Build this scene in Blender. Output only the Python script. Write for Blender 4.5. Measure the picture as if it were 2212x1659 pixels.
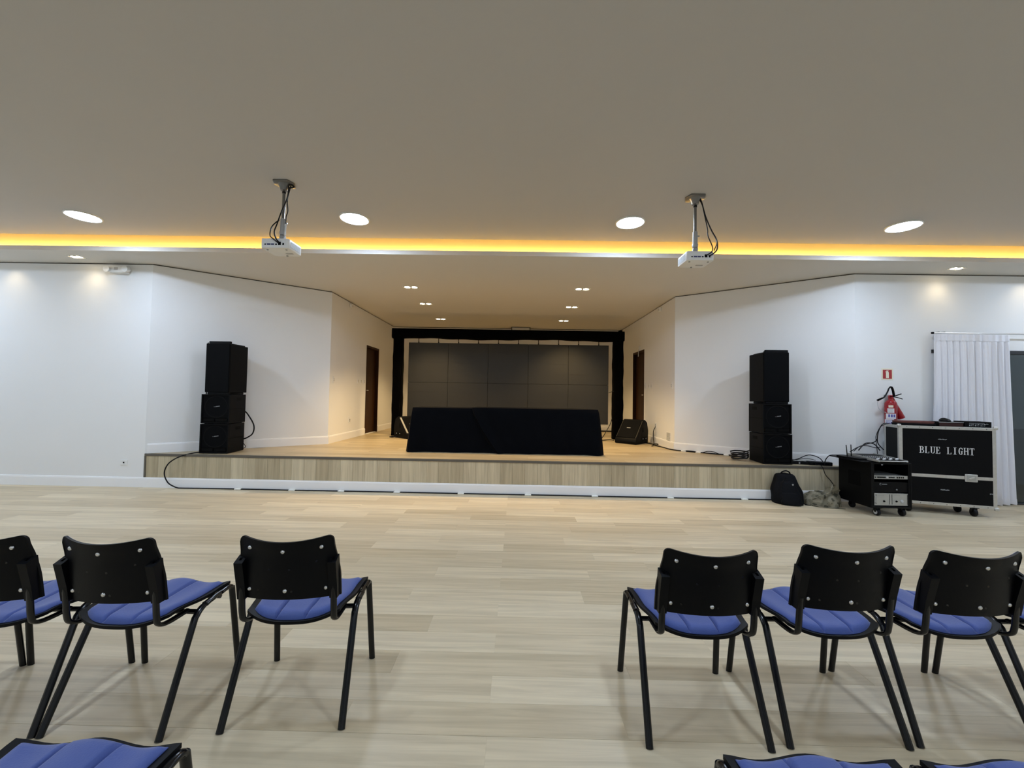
import bpy, bmesh, math, random
from mathutils import Vector, Matrix
random.seed(7)
PI = math.pi
S = bpy.context.scene
COL = S.collection
for o in list(bpy.data.objects): bpy.data.objects.remove(o, do_unlink=True)

# ------------------------------------------------------------------ camera
PITCH, ROLL, YAW = 0.0294, -0.0172, 0.0122
cam = bpy.data.cameras.new('camera'); cam.sensor_width = 36.0; cam.lens = 860/2212*36.0
cam.clip_start = 0.05; cam.clip_end = 200
camo = bpy.data.objects.new('camera', cam); COL.objects.link(camo)
camo.matrix_world = (Matrix.Translation((0, 0, 1.42)) @ Matrix.Rotation(YAW, 4, 'Z') @ Matrix.Rotation(PI/2+PITCH, 4, 'X')
                     @ Matrix.Rotation(-ROLL, 4, 'Z'))
S.camera = camo

# ------------------------------------------------------------------ world, view, big lights
w = bpy.data.worlds.new('night'); S.world = w; w.use_nodes = True
w.node_tree.nodes['Background'].inputs[0].default_value = (0.030, 0.040, 0.046, 1)
w.node_tree.nodes['Background'].inputs[1].default_value = 1.0
S.view_settings.view_transform = 'Standard'; S.view_settings.look = 'None'
S.view_settings.gamma = 1; S.view_settings.use_curve_mapping = False
S.view_settings.exposure = 0.0
try: S.cycles.use_denoising = True
except Exception: pass
S.cycles.max_bounces = 10; S.cycles.diffuse_bounces = 6
S.cycles.sample_clamp_indirect = 6.0

LAMP_L = 133.0
REAR_L = 125.0                      # radiance of the round ceiling lamps
LAMP_C = (0.775, 0.94, 1.185)
COVE_L = 90.0
COVE_C = (1.0, 0.55, 0.095)
STAGE_W = 265.0                      # watts of each stage downlight bulb
STAGE_C = (1.0, 0.70, 0.33)
WASH_W = 5.5
ZC, ZL, ZS, Y0 = 3.45, 3.277, 0.487, 5.766      # ceiling, low ceiling, stage floor, front wall plane
XL, XR, XL2, XR2, YL2, YB = -5.404, 4.857, -3.42, 2.852, 7.225, 10.94
RX0, RX1, RY0 = -9.0, 9.0, -6.5

def area_lamp(x, y):                # the hall's round lamps that hang behind the photographer
    l = bpy.data.lights.new('ceiling_lamp_light', 'AREA'); l.shape = 'DISK'; l.size = 0.28
    l.color = LAMP_C; l.energy = (LAMP_L if y > 4 else REAR_L if y > 0 else REAR_L*0.75)*PI*PI*0.14**2
    o = bpy.data.objects.new('ceiling_lamp_light', l); COL.objects.link(o); o.location = (x, y, ZC-0.02)
for yy in (1.45, -1.7, -4.85):
    for xx in (-5.14, -1.92, 1.28, 4.42): area_lamp(xx, yy)
for yy in (4.57, 1.45, -1.7): area_lamp(7.6, yy); area_lamp(-8.2, yy)

# ------------------------------------------------------------------ materials
def mat(name, col, rough=0.5, metal=0.0, spec=0.5, noise=0.0, nscale=8.0, bump=0.0, bscale=60.0, emit=None, es=0.0, sheen=0.0, trans=0.0):
    m = bpy.data.materials.new(name); m.use_nodes = True
    nt = m.node_tree; b = nt.nodes['Principled BSDF']
    b.inputs['Base Color'].default_value = (*col, 1); b.inputs['Roughness'].default_value = rough
    b.inputs['Metallic'].default_value = metal; b.inputs['Specular IOR Level'].default_value = spec
    if trans: b.inputs['Transmission Weight'].default_value = trans
    if sheen: b.inputs['Sheen Weight'].default_value = sheen
    if emit: b.inputs['Emission Color'].default_value = (*emit, 1); b.inputs['Emission Strength'].default_value = es
    if noise or bump:
        tc = nt.nodes.new('ShaderNodeTexCoord')
        n = nt.nodes.new('ShaderNodeTexNoise'); n.inputs['Scale'].default_value = nscale; n.inputs['Detail'].default_value = 4
        nt.links.new(tc.outputs['Object'], n.inputs['Vector'])
        if noise:
            mx = nt.nodes.new('ShaderNodeMix'); mx.data_type = 'RGBA'
            mx.inputs[6].default_value = (*[c*(1-noise) for c in col], 1); mx.inputs[7].default_value = (*[min(1, c*(1+noise)) for c in col], 1)
            nt.links.new(n.outputs[0], mx.inputs[0]); nt.links.new(mx.outputs[2], b.inputs['Base Color'])
        if bump:
            n2 = nt.nodes.new('ShaderNodeTexNoise'); n2.inputs['Scale'].default_value = bscale; n2.inputs['Detail'].default_value = 3
            nt.links.new(tc.outputs['Object'], n2.inputs['Vector'])
            bp = nt.nodes.new('ShaderNodeBump'); bp.inputs['Strength'].default_value = bump; bp.inputs['Distance'].default_value = 0.01
            nt.links.new(n2.outputs[0], bp.inputs['Height']); nt.links.new(bp.outputs[0], b.inputs['Normal'])
    return m

def wood(name, c0, c1, grain_axis='X', rough=0.42, island=False, dark=0.86, gs=1.0, spec=0.4):
    m = bpy.data.materials.new(name); m.use_nodes = True
    nt = m.node_tree; L = nt.links.new; N = nt.nodes.new; b = nt.nodes['Principled BSDF']
    tc = N('ShaderNodeTexCoord'); mp = N('ShaderNodeMapping')
    sc = {'X': (1.1, 24, 24), 'Z': (24, 24, 1.1)}[grain_axis]
    mp.inputs['Scale'].default_value = tuple(s*gs for s in sc)
    if island:
        r = N('ShaderNodeNewGeometry'); rnd = r.outputs['Random Per Island']
    else:
        r = N('ShaderNodeObjectInfo'); rnd = r.outputs['Random']
    mul = N('ShaderNodeMath'); mul.operation = 'MULTIPLY'; mul.inputs[1].default_value = 57.0; L(rnd, mul.inputs[0])
    add = N('ShaderNodeVectorMath'); add.operation = 'ADD'; L(tc.outputs['Object'], add.inputs[0]); L(mul.outputs[0], add.inputs[1])
    L(add.outputs[0], mp.inputs['Vector'])
    n = N('ShaderNodeTexNoise'); n.inputs['Scale'].default_value = 1.0; n.inputs['Detail'].default_value = 6; n.inputs['Roughness'].default_value = 0.6
    n.inputs['Distortion'].default_value = 0.6
    L(mp.outputs[0], n.inputs['Vector'])
    base = N('ShaderNodeMix'); base.data_type = 'RGBA'; base.inputs[6].default_value = (*c0, 1); base.inputs[7].default_value = (*c1, 1); L(rnd, base.inputs[0])
    cr = N('ShaderNodeValToRGB'); cr.color_ramp.elements[0].position = 0.34; cr.color_ramp.elements[0].color = (dark, dark*0.985, dark*0.96, 1)
    cr.color_ramp.elements[1].position = 0.63; cr.color_ramp.elements[1].color = (1.07, 1.07, 1.06, 1); L(n.outputs[0], cr.inputs[0])
    mm = N('ShaderNodeMix'); mm.data_type = 'RGBA'; mm.blend_type = 'MULTIPLY'; mm.inputs[0].default_value = 1.0
    L(base.outputs[2], mm.inputs[6]); L(cr.outputs[0], mm.inputs[7]); L(mm.outputs[2], b.inputs['Base Color'])
    b.inputs['Roughness'].default_value = rough; b.inputs['Specular IOR Level'].default_value = spec
    bp = N('ShaderNodeBump'); bp.inputs['Strength'].default_value = 0.06; bp.inputs['Distance'].default_value = 0.004
    L(n.outputs[0], bp.inputs['Height']); L(bp.outputs[0], b.inputs['Normal'])
    return m

M = dict(
    wall=mat('white_wall_paint', (0.80, 0.80, 0.79), 0.75, noise=0.012, nscale=1.5, bump=0.05, bscale=120),
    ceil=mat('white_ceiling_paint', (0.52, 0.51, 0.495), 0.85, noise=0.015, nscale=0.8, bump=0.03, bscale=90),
    ceil_lit=mat('white_ceiling_paint_lit', (0.66, 0.645, 0.61), 0.85, noise=0.015, nscale=0.8, bump=0.03, bscale=90),  # same white paint as ceil, stage bounce light put into a lighter colour
    base=mat('white_baseboard', (0.86, 0.86, 0.86), 0.4, noise=0.01),
    gap=mat('painted_recess_shade', (0.10, 0.085, 0.07), 0.8, noise=0.05),  # shade inside the recesses put into a dark colour
    floor=wood('vinyl_plank', (0.525, 0.432, 0.285), (0.69, 0.592, 0.42), 'X', dark=0.83),
    stagewood=wood('stage_plank', (0.36, 0.285, 0.172), (0.48, 0.39, 0.248), 'X', island=True),
    frontwood=wood('stage_front_plank', (0.42, 0.355, 0.235), (0.60, 0.525, 0.37), 'Z', rough=0.5, dark=0.80),
    nosing=mat('dark_nosing', (0.105, 0.092, 0.072), 0.5, noise=0.12, nscale=6),
    sub=mat('subfloor', (0.40, 0.34, 0.24), 0.8, noise=0.1),
    plastic=mat('black_plastic', (0.0028, 0.0030, 0.0038), 0.45, spec=0.13, noise=0.15, bump=0.05, bscale=300),
    steel=mat('black_painted_steel', (0.002, 0.0025, 0.0035), 0.22, spec=0.4, noise=0.1),
    blue=mat('blue_upholstery', (0.038, 0.072, 0.270), 0.62, noise=0.07, nscale=14, bump=0.12, bscale=220, sheen=0.25),
    chrome=mat('bright_zinc', (0.75, 0.75, 0.74), 0.3, metal=1.0, noise=0.05),
    alu=mat('aluminium_edging', (0.62, 0.61, 0.58), 0.42, metal=0.75, noise=0.14, nscale=30),
    blackcase=mat('black_laminate', (0.0035, 0.0035, 0.0042), 0.5, spec=0.11, noise=0.2, nscale=5, bump=0.05, bscale=200),
    cabinet=mat('black_textured_paint', (0.0035, 0.0035, 0.0037), 0.55, spec=0.09, noise=0.15, bump=0.2, bscale=250),
    grille=mat('black_grille', (0.0022, 0.0024, 0.003), 0.6, spec=0.06, noise=0.3, nscale=60, bump=0.3, bscale=400),
    recess=mat('recess_black', (0.0012, 0.0012, 0.0012), 0.7, spec=0.1, noise=0.1),
    badge=mat('grey_badge', (0.30, 0.31, 0.32), 0.4, noise=0.1),
    white=mat('white_plastic', (0.78, 0.78, 0.76), 0.42, noise=0.02),
    grey=mat('grey_plastic', (0.36, 0.36, 0.35), 0.45, noise=0.05),
    dgrey=mat('dark_grey_metal', (0.20, 0.195, 0.185), 0.3, metal=0.5, noise=0.05),
    lgrey=mat('light_grey_vent', (0.52, 0.55, 0.58), 0.5, noise=0.05),
    bluegrey=mat('port_blue', (0.05, 0.06, 0.16), 0.4, noise=0.1),
    cable=mat('black_rubber', (0.004, 0.004, 0.0055), 0.5, spec=0.25, noise=0.1),
    tape=mat('white_tape', (0.80, 0.79, 0.74), 0.6, noise=0.03),
    cloth=mat('black_tablecloth', (0.0019, 0.0023, 0.0036), 0.95, spec=0.08, noise=0.25, nscale=6, bump=0.15, bscale=160),
    drape=mat('black_truss_drape', (0.0009, 0.0009, 0.0011), 0.95, spec=0.04, noise=0.2, bump=0.2, bscale=60),
    led=None, darkwood=None,
    red=mat('red_enamel', (0.30, 0.008, 0.013), 0.22, noise=0.04),
    signred=mat('sign_red', (0.36, 0.022, 0.026), 0.5, noise=0.03),
    cream=mat('sign_cream', (0.80, 0.76, 0.60), 0.5, noise=0.02),
    labelw=mat('white_label', (0.72, 0.72, 0.76), 0.5, noise=0.05, nscale=60),
    labelb=mat('blue_label', (0.06, 0.06, 0.30), 0.5, noise=0.2, nscale=60),
    curtain=mat('white_curtain', (0.80, 0.80, 0.84), 0.8, noise=0.02, nscale=20, bump=0.08, bscale=240, sheen=0.1),
    frame=mat('dark_door_frame', (0.020, 0.022, 0.026), 0.4, noise=0.1),
    table=mat('table_grey', (0.20, 0.19, 0.18), 0.5, noise=0.08),
    nylon=mat('black_nylon', (0.0025, 0.0028, 0.0042), 0.75, spec=0.15, noise=0.3, nscale=12, bump=0.25, bscale=120),
    rackpaint=mat('rack_black', (0.0014, 0.0014, 0.0017), 0.5, spec=0.15, noise=0.15),
    silver=mat('silver_faceplate', (0.46, 0.46, 0.43), 0.42, metal=0.4, noise=0.08, nscale=12),
    maroon=mat('maroon_cloth', (0.11, 0.035, 0.028), 0.85, noise=0.3, nscale=25, bump=0.2, bscale=90),
    letter=mat('white_lettering', (0.78, 0.78, 0.78), 0.5, noise=0.02),
    knob=mat('grey_knob', (0.55, 0.56, 0.56), 0.35, noise=0.05),
    lamp=mat('lamp_diffuser', (1, 1, 1), 0.5, emit=LAMP_C, es=LAMP_L, noise=0.001),
    bulb=mat('warm_bulb', (1, 1, 1), 0.5, emit=(1.0, 0.80, 0.50), es=34.0, noise=0.001),
    cove=mat('amber_led_strip', (1, 1, 1), 0.5, emit=COVE_C, es=COVE_L, noise=0.001),
)
def led_mat():
    m = mat('led_wall_black', (0.034, 0.0325, 0.027), 0.5, spec=0.3, noise=0.12, nscale=1.2)
    return m
M['led'] = led_mat()
M['darkwood'] = wood('dark_door_wood', (0.040, 0.0150, 0.0045), (0.046, 0.017, 0.005), 'Z', rough=0.5, dark=0.55, spec=0.12)
def camo_mat():
    m = bpy.data.materials.new('camouflage_cloth'); m.use_nodes = True
    nt = m.node_tree; b = nt.nodes['Principled BSDF']; L = nt.links.new
    tc = nt.nodes.new('ShaderNodeTexCoord'); n = nt.nodes.new('ShaderNodeTexNoise'); n.inputs['Scale'].default_value = 9; n.inputs['Detail'].default_value = 2
    L(tc.outputs['Object'], n.inputs['Vector'])
    cr = nt.nodes.new('ShaderNodeValToRGB'); cr.color_ramp.interpolation = 'CONSTANT'
    e = cr.color_ramp.elements; e[0].position = 0.0; e[0].color = (0.050, 0.048, 0.030, 1); e[1].position = 0.40; e[1].color = (0.17, 0.155, 0.105, 1)
    x = e.new(0.52); x.color = (0.255, 0.230, 0.165, 1); x = e.new(0.66); x.color = (0.085, 0.080, 0.052, 1)
    L(n.outputs[0], cr.inputs[0]); L(cr.outputs[0], b.inputs['Base Color']); b.inputs['Roughness'].default_value = 0.85
    return m
M['camo'] = camo_mat()
def glass_mat():
    m = bpy.data.materials.new('tinted_glass'); m.use_nodes = True
    b = m.node_tree.nodes['Principled BSDF']
    b.inputs['Base Color'].default_value = (0.55, 0.66, 0.68, 1); b.inputs['Roughness'].default_value = 0.03
    b.inputs['Transmission Weight'].default_value = 1.0; b.inputs['IOR'].default_value = 1.45
    n = m.node_tree.nodes.new('ShaderNodeTexNoise'); n.inputs['Scale'].default_value = 2
    bp = m.node_tree.nodes.new('ShaderNodeBump'); bp.inputs['Strength'].default_value = 0.004
    m.node_tree.links.new(n.outputs[0], bp.inputs['Height']); m.node_tree.links.new(bp.outputs[0], b.inputs['Normal'])
    return m
M['glass'] = glass_mat()

# ------------------------------------------------------------------ mesh helpers
class B:
    def __init__(s): s.bm = bmesh.new(); s.mats = []
    def _add(s, verts, faces):
        vs = [s.bm.verts.new(v) for v in verts]; out = []
        for f in faces:
            try: out.append(s.bm.faces.new([vs[i] for i in f]))
            except ValueError: pass
        return vs, out
    def box(s, x0, x1, y0, y1, z0, z1, bev=0.0, seg=1):
        vs, fs = s._add([(x, y, z) for x in (x0, x1) for y in (y0, y1) for z in (z0, z1)],
               [(0, 1, 3, 2), (4, 6, 7, 5), (0, 4, 5, 1), (2, 3, 7, 6), (0, 2, 6, 4), (1, 5, 7, 3)])
        if bev:
            es = list({e for f in fs for e in f.edges})
            bmesh.ops.bevel(s.bm, geom=es, offset=bev, segments=seg, profile=0.5, affect='EDGES')
        return s
    def obox(s, c, size, rz=0.0, rx=0.0, ry=0.0, bev=0.0, seg=1):
        n0 = set(s.bm.verts)
        a, b, d = [q/2 for q in size]; s.box(-a, a, -b, b, -d, d, bev, seg)
        R = Matrix.Translation(c) @ Matrix.Rotation(rz, 4, 'Z') @ Matrix.Rotation(ry, 4, 'Y') @ Matrix.Rotation(rx, 4, 'X')
        bmesh.ops.transform(s.bm, matrix=R, verts=[v for v in s.bm.verts if v not in n0]); return s
    def tube(s, path, r, seg=8, caps=True, r2=None, up=None, closed=False):
        """sweep; r may be a number, a list; r2 a second semi-axis measured along 'up'"""
        P = [Vector(p) for p in path]; n = len(P); rings = []
        T = []
        for i in range(n):
            a = P[i-1] if (i > 0 or closed) else P[i]; b = P[(i+1) % n] if (i < n-1 or closed) else P[i]
            T.append((b-a).normalized())
        ref = Vector(up) if up else (Vector((0, 0, 1)) if abs(T[0].z) < 0.9 else Vector((0, 1, 0)))
        for i in range(n):
            t = T[i]; u = ref - t*ref.dot(t)
            if u.length < 1e-5: u = Vector((1, 0, 0)) - t*t.x
            u.normalize(); v = t.cross(u); 
            if not up: ref = u
            ra = r[i] if isinstance(r, (list, tuple)) else r; rb = r2 if r2 else ra
            rings.append([s.bm.verts.new(P[i] + v*math.cos(k*2*PI/seg)*ra + u*math.sin(k*2*PI/seg)*rb) for k in range(seg)])
        for i in range(n if closed else n-1):
            A, C = rings[i], rings[(i+1) % n]
            for k in range(seg): s.bm.faces.new((A[k], A[(k+1) % seg], C[(k+1) % seg], C[k]))
        if caps and not closed: s.bm.faces.new(rings[0][::-1]); s.bm.faces.new(rings[-1])
        return s
    def cyl(s, p0, p1, r0, r1=None, seg=16):
        return s.tube([p0, p1], [r0, r0 if r1 is None else r1], seg)
    def lathe(s, prof, c=(0, 0, 0), seg=24, axis='Z', cap=True):
        rings = []
        for r, z in prof:
            ring = []
            for k in range(seg):
                a = 2*PI*k/seg; x, y = r*math.cos(a), r*math.sin(a)
                p = {'Z': (x, y, z), 'Y': (x, z, y), 'X': (z, x, y)}[axis]
                ring.append(s.bm.verts.new(Vector(c)+Vector(p)))
            rings.append(ring)
        for A, C in zip(rings, rings[1:]):
            for k in range(seg): s.bm.faces.new((A[k], A[(k+1) % seg], C[(k+1) % seg], C[k]))
        if cap: s.bm.faces.new(rings[0][::-1]); s.bm.faces.new(rings[-1])
        return s
    def prism(s, poly, d0, d1, axis='Z', bev=0.0):
        f = {'Z': lambda a, b, d: (a, b, d), 'Y': lambda a, b, d: (a, d, b), 'X': lambda a, b, d: (d, a, b)}[axis]
        n = len(poly)
        vs, fs = s._add([f(a, b, d0) for a, b in poly]+[f(a, b, d1) for a, b in poly],
                        [tuple(range(n))[::-1], tuple(range(n, 2*n))]+[(i, (i+1) % n, n+(i+1) % n, n+i) for i in range(n)])
        if bev:
            es = list({e for q in fs for e in q.edges}); bmesh.ops.bevel(s.bm, geom=es, offset=bev, segments=2, profile=0.5, affect='EDGES')
        return s
    def grid(s, fn, nu, nv, th=None, closed_u=False):
        """fn(u,v)->point, u,v in 0..1; th: fn2 for the other side, joined into a closed slab"""
        def sheet(f): return [[s.bm.verts.new(f(i/nu, j/nv)) for j in range(nv+1)] for i in range(nu if closed_u else nu+1)]
        A = sheet(fn); nn = len(A)
        def faces(G, flip):
            for i in range(nu):
                a, b = G[i], G[(i+1) % nn]
                for j in range(nv):
                    q = (a[j], b[j], b[j+1], a[j+1]); s.bm.faces.new(q[::-1] if flip else q)
        faces(A, False)
        if th:
            C = sheet(th); faces(C, True)
            for i in range(nu):
                for j, fl in ((0, True), (nv, False)):
                    q = (A[i][j], A[(i+1) % nn][j], C[(i+1) % nn][j], C[i][j]); s.bm.faces.new(q[::-1] if fl is False else q)
            if not closed_u:
                for j in range(nv):
                    s.bm.faces.new((A[0][j], A[0][j+1], C[0][j+1], C[0][j])); s.bm.faces.new((A[nu][j], C[nu][j], C[nu][j+1], A[nu][j+1]))
        return s
    def mesh(s, name, m, smooth=None):
        bmesh.ops.recalc_face_normals(s.bm, faces=s.bm.faces[:])
        me = bpy.data.meshes.new(name); s.bm.to_mesh(me); s.bm.free(); me.materials.append(m)
        if smooth is not None:
            for p in me.polygons: p.use_smooth = True
            try: me.set_sharp_from_angle(angle=math.radians(smooth))
            except Exception: pass
        return me
    def obj(s, name, m, parent=None, smooth=None, loc=None, rz=0.0):
        o = bpy.data.objects.new(name, s.mesh(name, m, smooth)); COL.objects.link(o)
        if parent: o.parent = parent
        if loc: o.location = loc
        if rz: o.rotation_euler.z = rz
        return o

def thing(name, label, cat, loc=(0, 0, 0), rz=0.0, group=None):
    o = bpy.data.objects.new(name, None); COL.objects.link(o); o.location = loc; o.rotation_euler = (0, 0, rz)
    o.empty_display_size = 0.1; return tag(o, label, cat, group)
def tag(o, label, cat, group=None):
    o['label'] = label; o['category'] = cat
    if group: o['group'] = group
    return o
def struct(o): o['kind'] = 'structure'; return o
def dup(root, loc, rz, label, group=None):
    r = root.copy(); COL.objects.link(r); r.location = loc; r.rotation_euler = (0, 0, rz); r['label'] = label
    if group: r['group'] = group
    for ch in list(root.children):
        c = ch.copy(); COL.objects.link(c); c.parent = r
        for g in list(ch.children):
            d = g.copy(); COL.objects.link(d); d.parent = c
    return r
def smoothpath(pts, n=8):
    P = [Vector(p) for p in pts]; out = []
    for i in range(len(P)-1):
        p0 = P[max(i-1, 0)]; p1 = P[i]; p2 = P[i+1]; p3 = P[min(i+2, len(P)-1)]
        for k in range(n):
            t = k/n
            out.append(0.5*((2*p1)+(p2-p0)*t+(2*p0-5*p1+4*p2-p3)*t*t+(3*p1-p0-3*p2+p3)*t**3))
    out.append(P[-1]); return out

# ------------------------------------------------------------------ setting: floor
b = B(); b.box(RX0, RX1, RY0, Y0+0.1, -0.12, -0.005)
floor = struct(b.obj('floor', M['sub']))
PW, PL = 0.18, 1.22
lots = {}; rest = B()
r0 = math.floor((RY0-1.70)/PW)
r = r0
while 1.70+r*PW < Y0:
    ya, yb = 1.70+r*PW, min(1.70+(r+1)*PW, Y0)
    off = -0.10 if r % 2 else (-0.62 + 0.11*((r//2) % 3 - 1))
    k = math.floor((RX0-off)/PL)
    while off+k*PL < RX1:
        xa, xb = max(off+k*PL, RX0), min(off+(k+1)*PL, RX1)
        k += 1
        if xb-xa < 0.03 or yb-ya < 0.01: continue
        lim = 1.32*yb+0.5
        g = 0.00025
        if ya > 1.25 and xb > -lim and xa < lim:
            w_, d_ = round(xb-xa-2*g, 3), round(yb-ya-2*g, 3)
            if (w_, d_) not in lots:
                q = B(); q.box(-w_/2, w_/2, -d_/2, d_/2, -0.005, 0.0, 0.0005); lots[(w_, d_)] = q.mesh('plank', M['floor'])
            o = bpy.data.objects.new('plank', lots[(w_, d_)]); COL.objects.link(o); o.parent = floor
            o.location = ((xa+xb)/2, (ya+yb)/2, 0)
        else: rest.box(xa+g, xb-g, ya+g, yb-g, -0.005, 0.0)
    r += 1
M['floor_rest'] = wood('vinyl_plank_far', (0.525, 0.432, 0.285), (0.69, 0.592, 0.42), 'X', island=True, dark=0.83)
o = rest.obj('plank_flooring', M['floor_rest'], floor); o['kind'] = 'stuff'

# ------------------------------------------------------------------ setting: walls
GAPH = 0.017
def wall_piece(b, p, q, z0, z1, th=0.12):
    """a slab whose room side runs p->q (room on the right-hand side of p->q)"""
    p, q = Vector(p), Vector(q); d = (q-p).normalized(); n = Vector((-d.y, d.x))*th
    b.prism([tuple(p), tuple(q), tuple(q+n), tuple(p+n)], z0, z1)
def wall(name, segs, top=ZL, gap=True):
    b = B()
    for p, q, z0, z1 in segs:
        wall_piece(b, p, q, z0, z1)
    return struct(b.obj(name, M['wall']))
def gap_trim(name, p, q):          # recessed gap between wall and low ceiling, its shadow painted dark
    p, q = Vector(p), Vector(q); d = (q-p).normalized(); n = Vector((-d.y, d.x))
    b = B(); b.prism([tuple(p+n*0.02), tuple(q+n*0.02), tuple(q+n*0.12), tuple(p+n*0.12)], ZL-GAPH, ZL)
    return struct(b.obj(name, M['gap']))
WT = ZL-GAPH
DZ = 2.515
wall('wall_front_left', [((RX0, Y0), (XL, Y0), 0, WT)])
wall('wall_angled_left', [((XL, Y0), (XL2, YL2), 0, WT)])
wall('wall_stage_left', [((XL2, YL2), (XL2, 8.965), 0, WT), ((XL2, 8.965), (XL2, 9.775), DZ, WT), ((XL2, 9.775), (XL2, YB), 0, WT), ((XL2, 8.965), (XL2, 9.775), 0, ZS)])
wall('wall_stage_back', [((XL2-0.12, YB), (XR2+0.12, YB), 0, WT)])
wall('wall_stage_right', [((XR2, YB), (XR2, 9.815), 0, WT), ((XR2, 9.815), (XR2, 8.955), DZ, WT), ((XR2, 8.955), (XR2, YL2), 0, WT), ((XR2, 9.815), (XR2, 8.955), 0, ZS)])
wall('wall_angled_right', [((XR2, YL2), (XR, Y0), 0, WT)])
GX0, GX1, GZ = 6.02, 8.3, 2.185      # glazed opening in the right front wall
wall('wall_front_right', [((XR, Y0), (GX0, Y0), 0, WT), ((GX0, Y0), (GX1, Y0), GZ, WT), ((GX1, Y0), (RX1, Y0), 0, WT)])
wall('wall_left', [((RX0, RY0), (RX0, Y0), 0, ZC)])
wall('wall_right', [((RX1, Y0), (RX1, RY0), 0, ZC)])
wall('wall_back', [((RX1, RY0), (RX0, RY0), 0, ZC)])
for i, (p, q) in enumerate([((RX0, Y0), (XL, Y0)), ((XL, Y0), (XL2, YL2)), ((XL2, YL2), (XL2, YB)), ((XL2, YB), (XR2, YB)), ((XR2, YB), (XR2, YL2)), ((XR2, YL2), (XR, Y0)), ((XR, Y0), (RX1, Y0))]):
    gap_trim('trim_%d' % (i+1), p, q)

def baseboard(name, p, q, z):
    p, q = Vector(p), Vector(q); d = (q-p).normalized(); n = Vector((d.y, -d.x))
    L = (q-p).length; b = B()
    prof = [(0, 0), (0.013, 0), (0.013, 0.124), (0.010, 0.128), (0.010, 0.137), (0.006, 0.143), (0, 0.143)]
    A = [b.bm.verts.new((*(p+n*a), z+h)) for a, h in prof]; C = [b.bm.verts.new((*(q+n*a), z+h)) for a, h in prof]
    k = len(prof)
    for i in range(k): b.bm.faces.new((A[i], A[(i+1) % k], C[(i+1) % k], C[i]))
    b.bm.faces.new(A[::-1]); b.bm.faces.new(C)
    return struct(b.obj(name, M['base']))
baseboard('baseboard_front_left', (RX0, Y0), (XL, Y0), 0)
baseboard('baseboard_stage_front', (XL, Y0), (XR, Y0), 0)
baseboard('baseboard_front_right', (XR, Y0), (GX0, Y0), 0)
baseboard('baseboard_angled_left', (XL+0.02, Y0+0.015), (XL2, YL2), ZS)
baseboard('baseboard_stage_left', (XL2, YL2), (XL2, 8.965), ZS)
baseboard('baseboard_stage_left_far', (XL2, 9.775), (XL2, YB), ZS)
baseboard('baseboard_stage_back', (XL2, YB), (XR2, YB), ZS)
baseboard('baseboard_stage_right_far', (XR2, YB), (XR2, 9.815), ZS)
baseboard('baseboard_stage_right', (XR2, 8.955), (XR2, YL2), ZS)
baseboard('baseboard_angled_right', (XR2, YL2), (XR-0.02, Y0+0.015), ZS)

# ------------------------------------------------------------------ setting: stage
b = B(); inset = 0.012
b.prism([(XL, Y0+inset), (XR, Y0+inset), (XR2, YL2), (XR2, YB), (XL2, YB), (XL2, YL2)], 0.0, ZS-0.006)
stage = struct(b.obj('stage_platform', M['sub']))
x = XL+0.024; cache = {}
while x < XR-0.005:
    wd = min(0.178, XR-x)
    kk = round(wd-0.0016, 4)
    if kk not in cache:
        q = B(); q.box(-kk/2, kk/2, -0.011, 0.0, 0.143, ZS-0.032, 0.0012); cache[kk] = q.mesh('plank', M['frontwood'])
    o = bpy.data.objects.new('plank', cache[kk]); COL.objects.link(o); o.parent = stage
    o.location = (x+wd/2, Y0+inset, 0); x += 0.178
b = B(); b.box(XL, XR, Y0-0.006, Y0+0.03, ZS-0.034, ZS, 0.003, 2); b.obj('nosing', M['nosing'], stage)
b = B(); b.box(XL-0.003, XL+0.022, Y0-0.006, Y0+0.012, 0.143, ZS-0.034, 0.002); b.obj('corner_trim', M['nosing'], stage)
b = B(); r = 0; ya = Y0+0.03
def stage_span(y):
    if y < YL2:
        t = (y-Y0)/(YL2-Y0); return XL+(XL2-XL)*t, XR+(XR2-XR)*t
    return XL2, XR2
while ya < YB:
    yb = min(ya+PW, YB)
    l0, r0_ = stage_span(ya); l1, r1 = stage_span(yb)
    off = random.uniform(-PL, 0)
    k = math.floor((l0-off)/PL)
    while off+k*PL < r0_:
        xa, xb = off+k*PL+0.0006, off+(k+1)*PL-0.0006; k += 1
        xa0, xb0, xa1, xb1 = max(xa, l0), min(xb, r0_), max(xa, l1), min(xb, r1)
        if xb0-xa0 < 0.02 or xb1-xa1 < 0.005: continue
        b.prism([(xa0, ya), (xb0, ya), (xb1, yb-0.0012), (xa1, yb-0.0012)], ZS-0.006, ZS)
    ya = yb
o = b.obj('plank_flooring', M['stagewood'], stage); o['kind'] = 'stuff'

# ------------------------------------------------------------------ setting: ceilings and cove
YE, YLIP = 5.13, 5.237
b = B(); b.box(RX0, RX1, RY0, YE, ZC, ZC+0.12)
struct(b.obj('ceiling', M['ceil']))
b = B()
b.box(RX0, RX1, YLIP, Y0+0.13, ZL, ZL+0.028)            # low ceiling along the front wall
b.box(RX0, RX1, YLIP, YLIP+0.02, ZL+0.028, 3.336)       # its lip
b.prism([(XL-0.1, Y0+0.13), (XR+0.1, Y0+0.13), (XR2+0.1, YL2+0.12), (XR2+0.1, YB+0.1), (XL2-0.1, YB+0.1), (XL2-0.1, YL2+0.12)], ZL, ZL+0.028)
struct(b.obj('ceiling_low', M['ceil_lit']))
b = B()
b.box(RX0, RX1, 5.50, 5.56, ZL+0.028, 3.80); b.box(RX0, RX1, YE, 5.50, 3.74, 3.80); b.box(RX0, RX1, YE-0.03, YE, ZC+0.02, 3.80)
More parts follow.
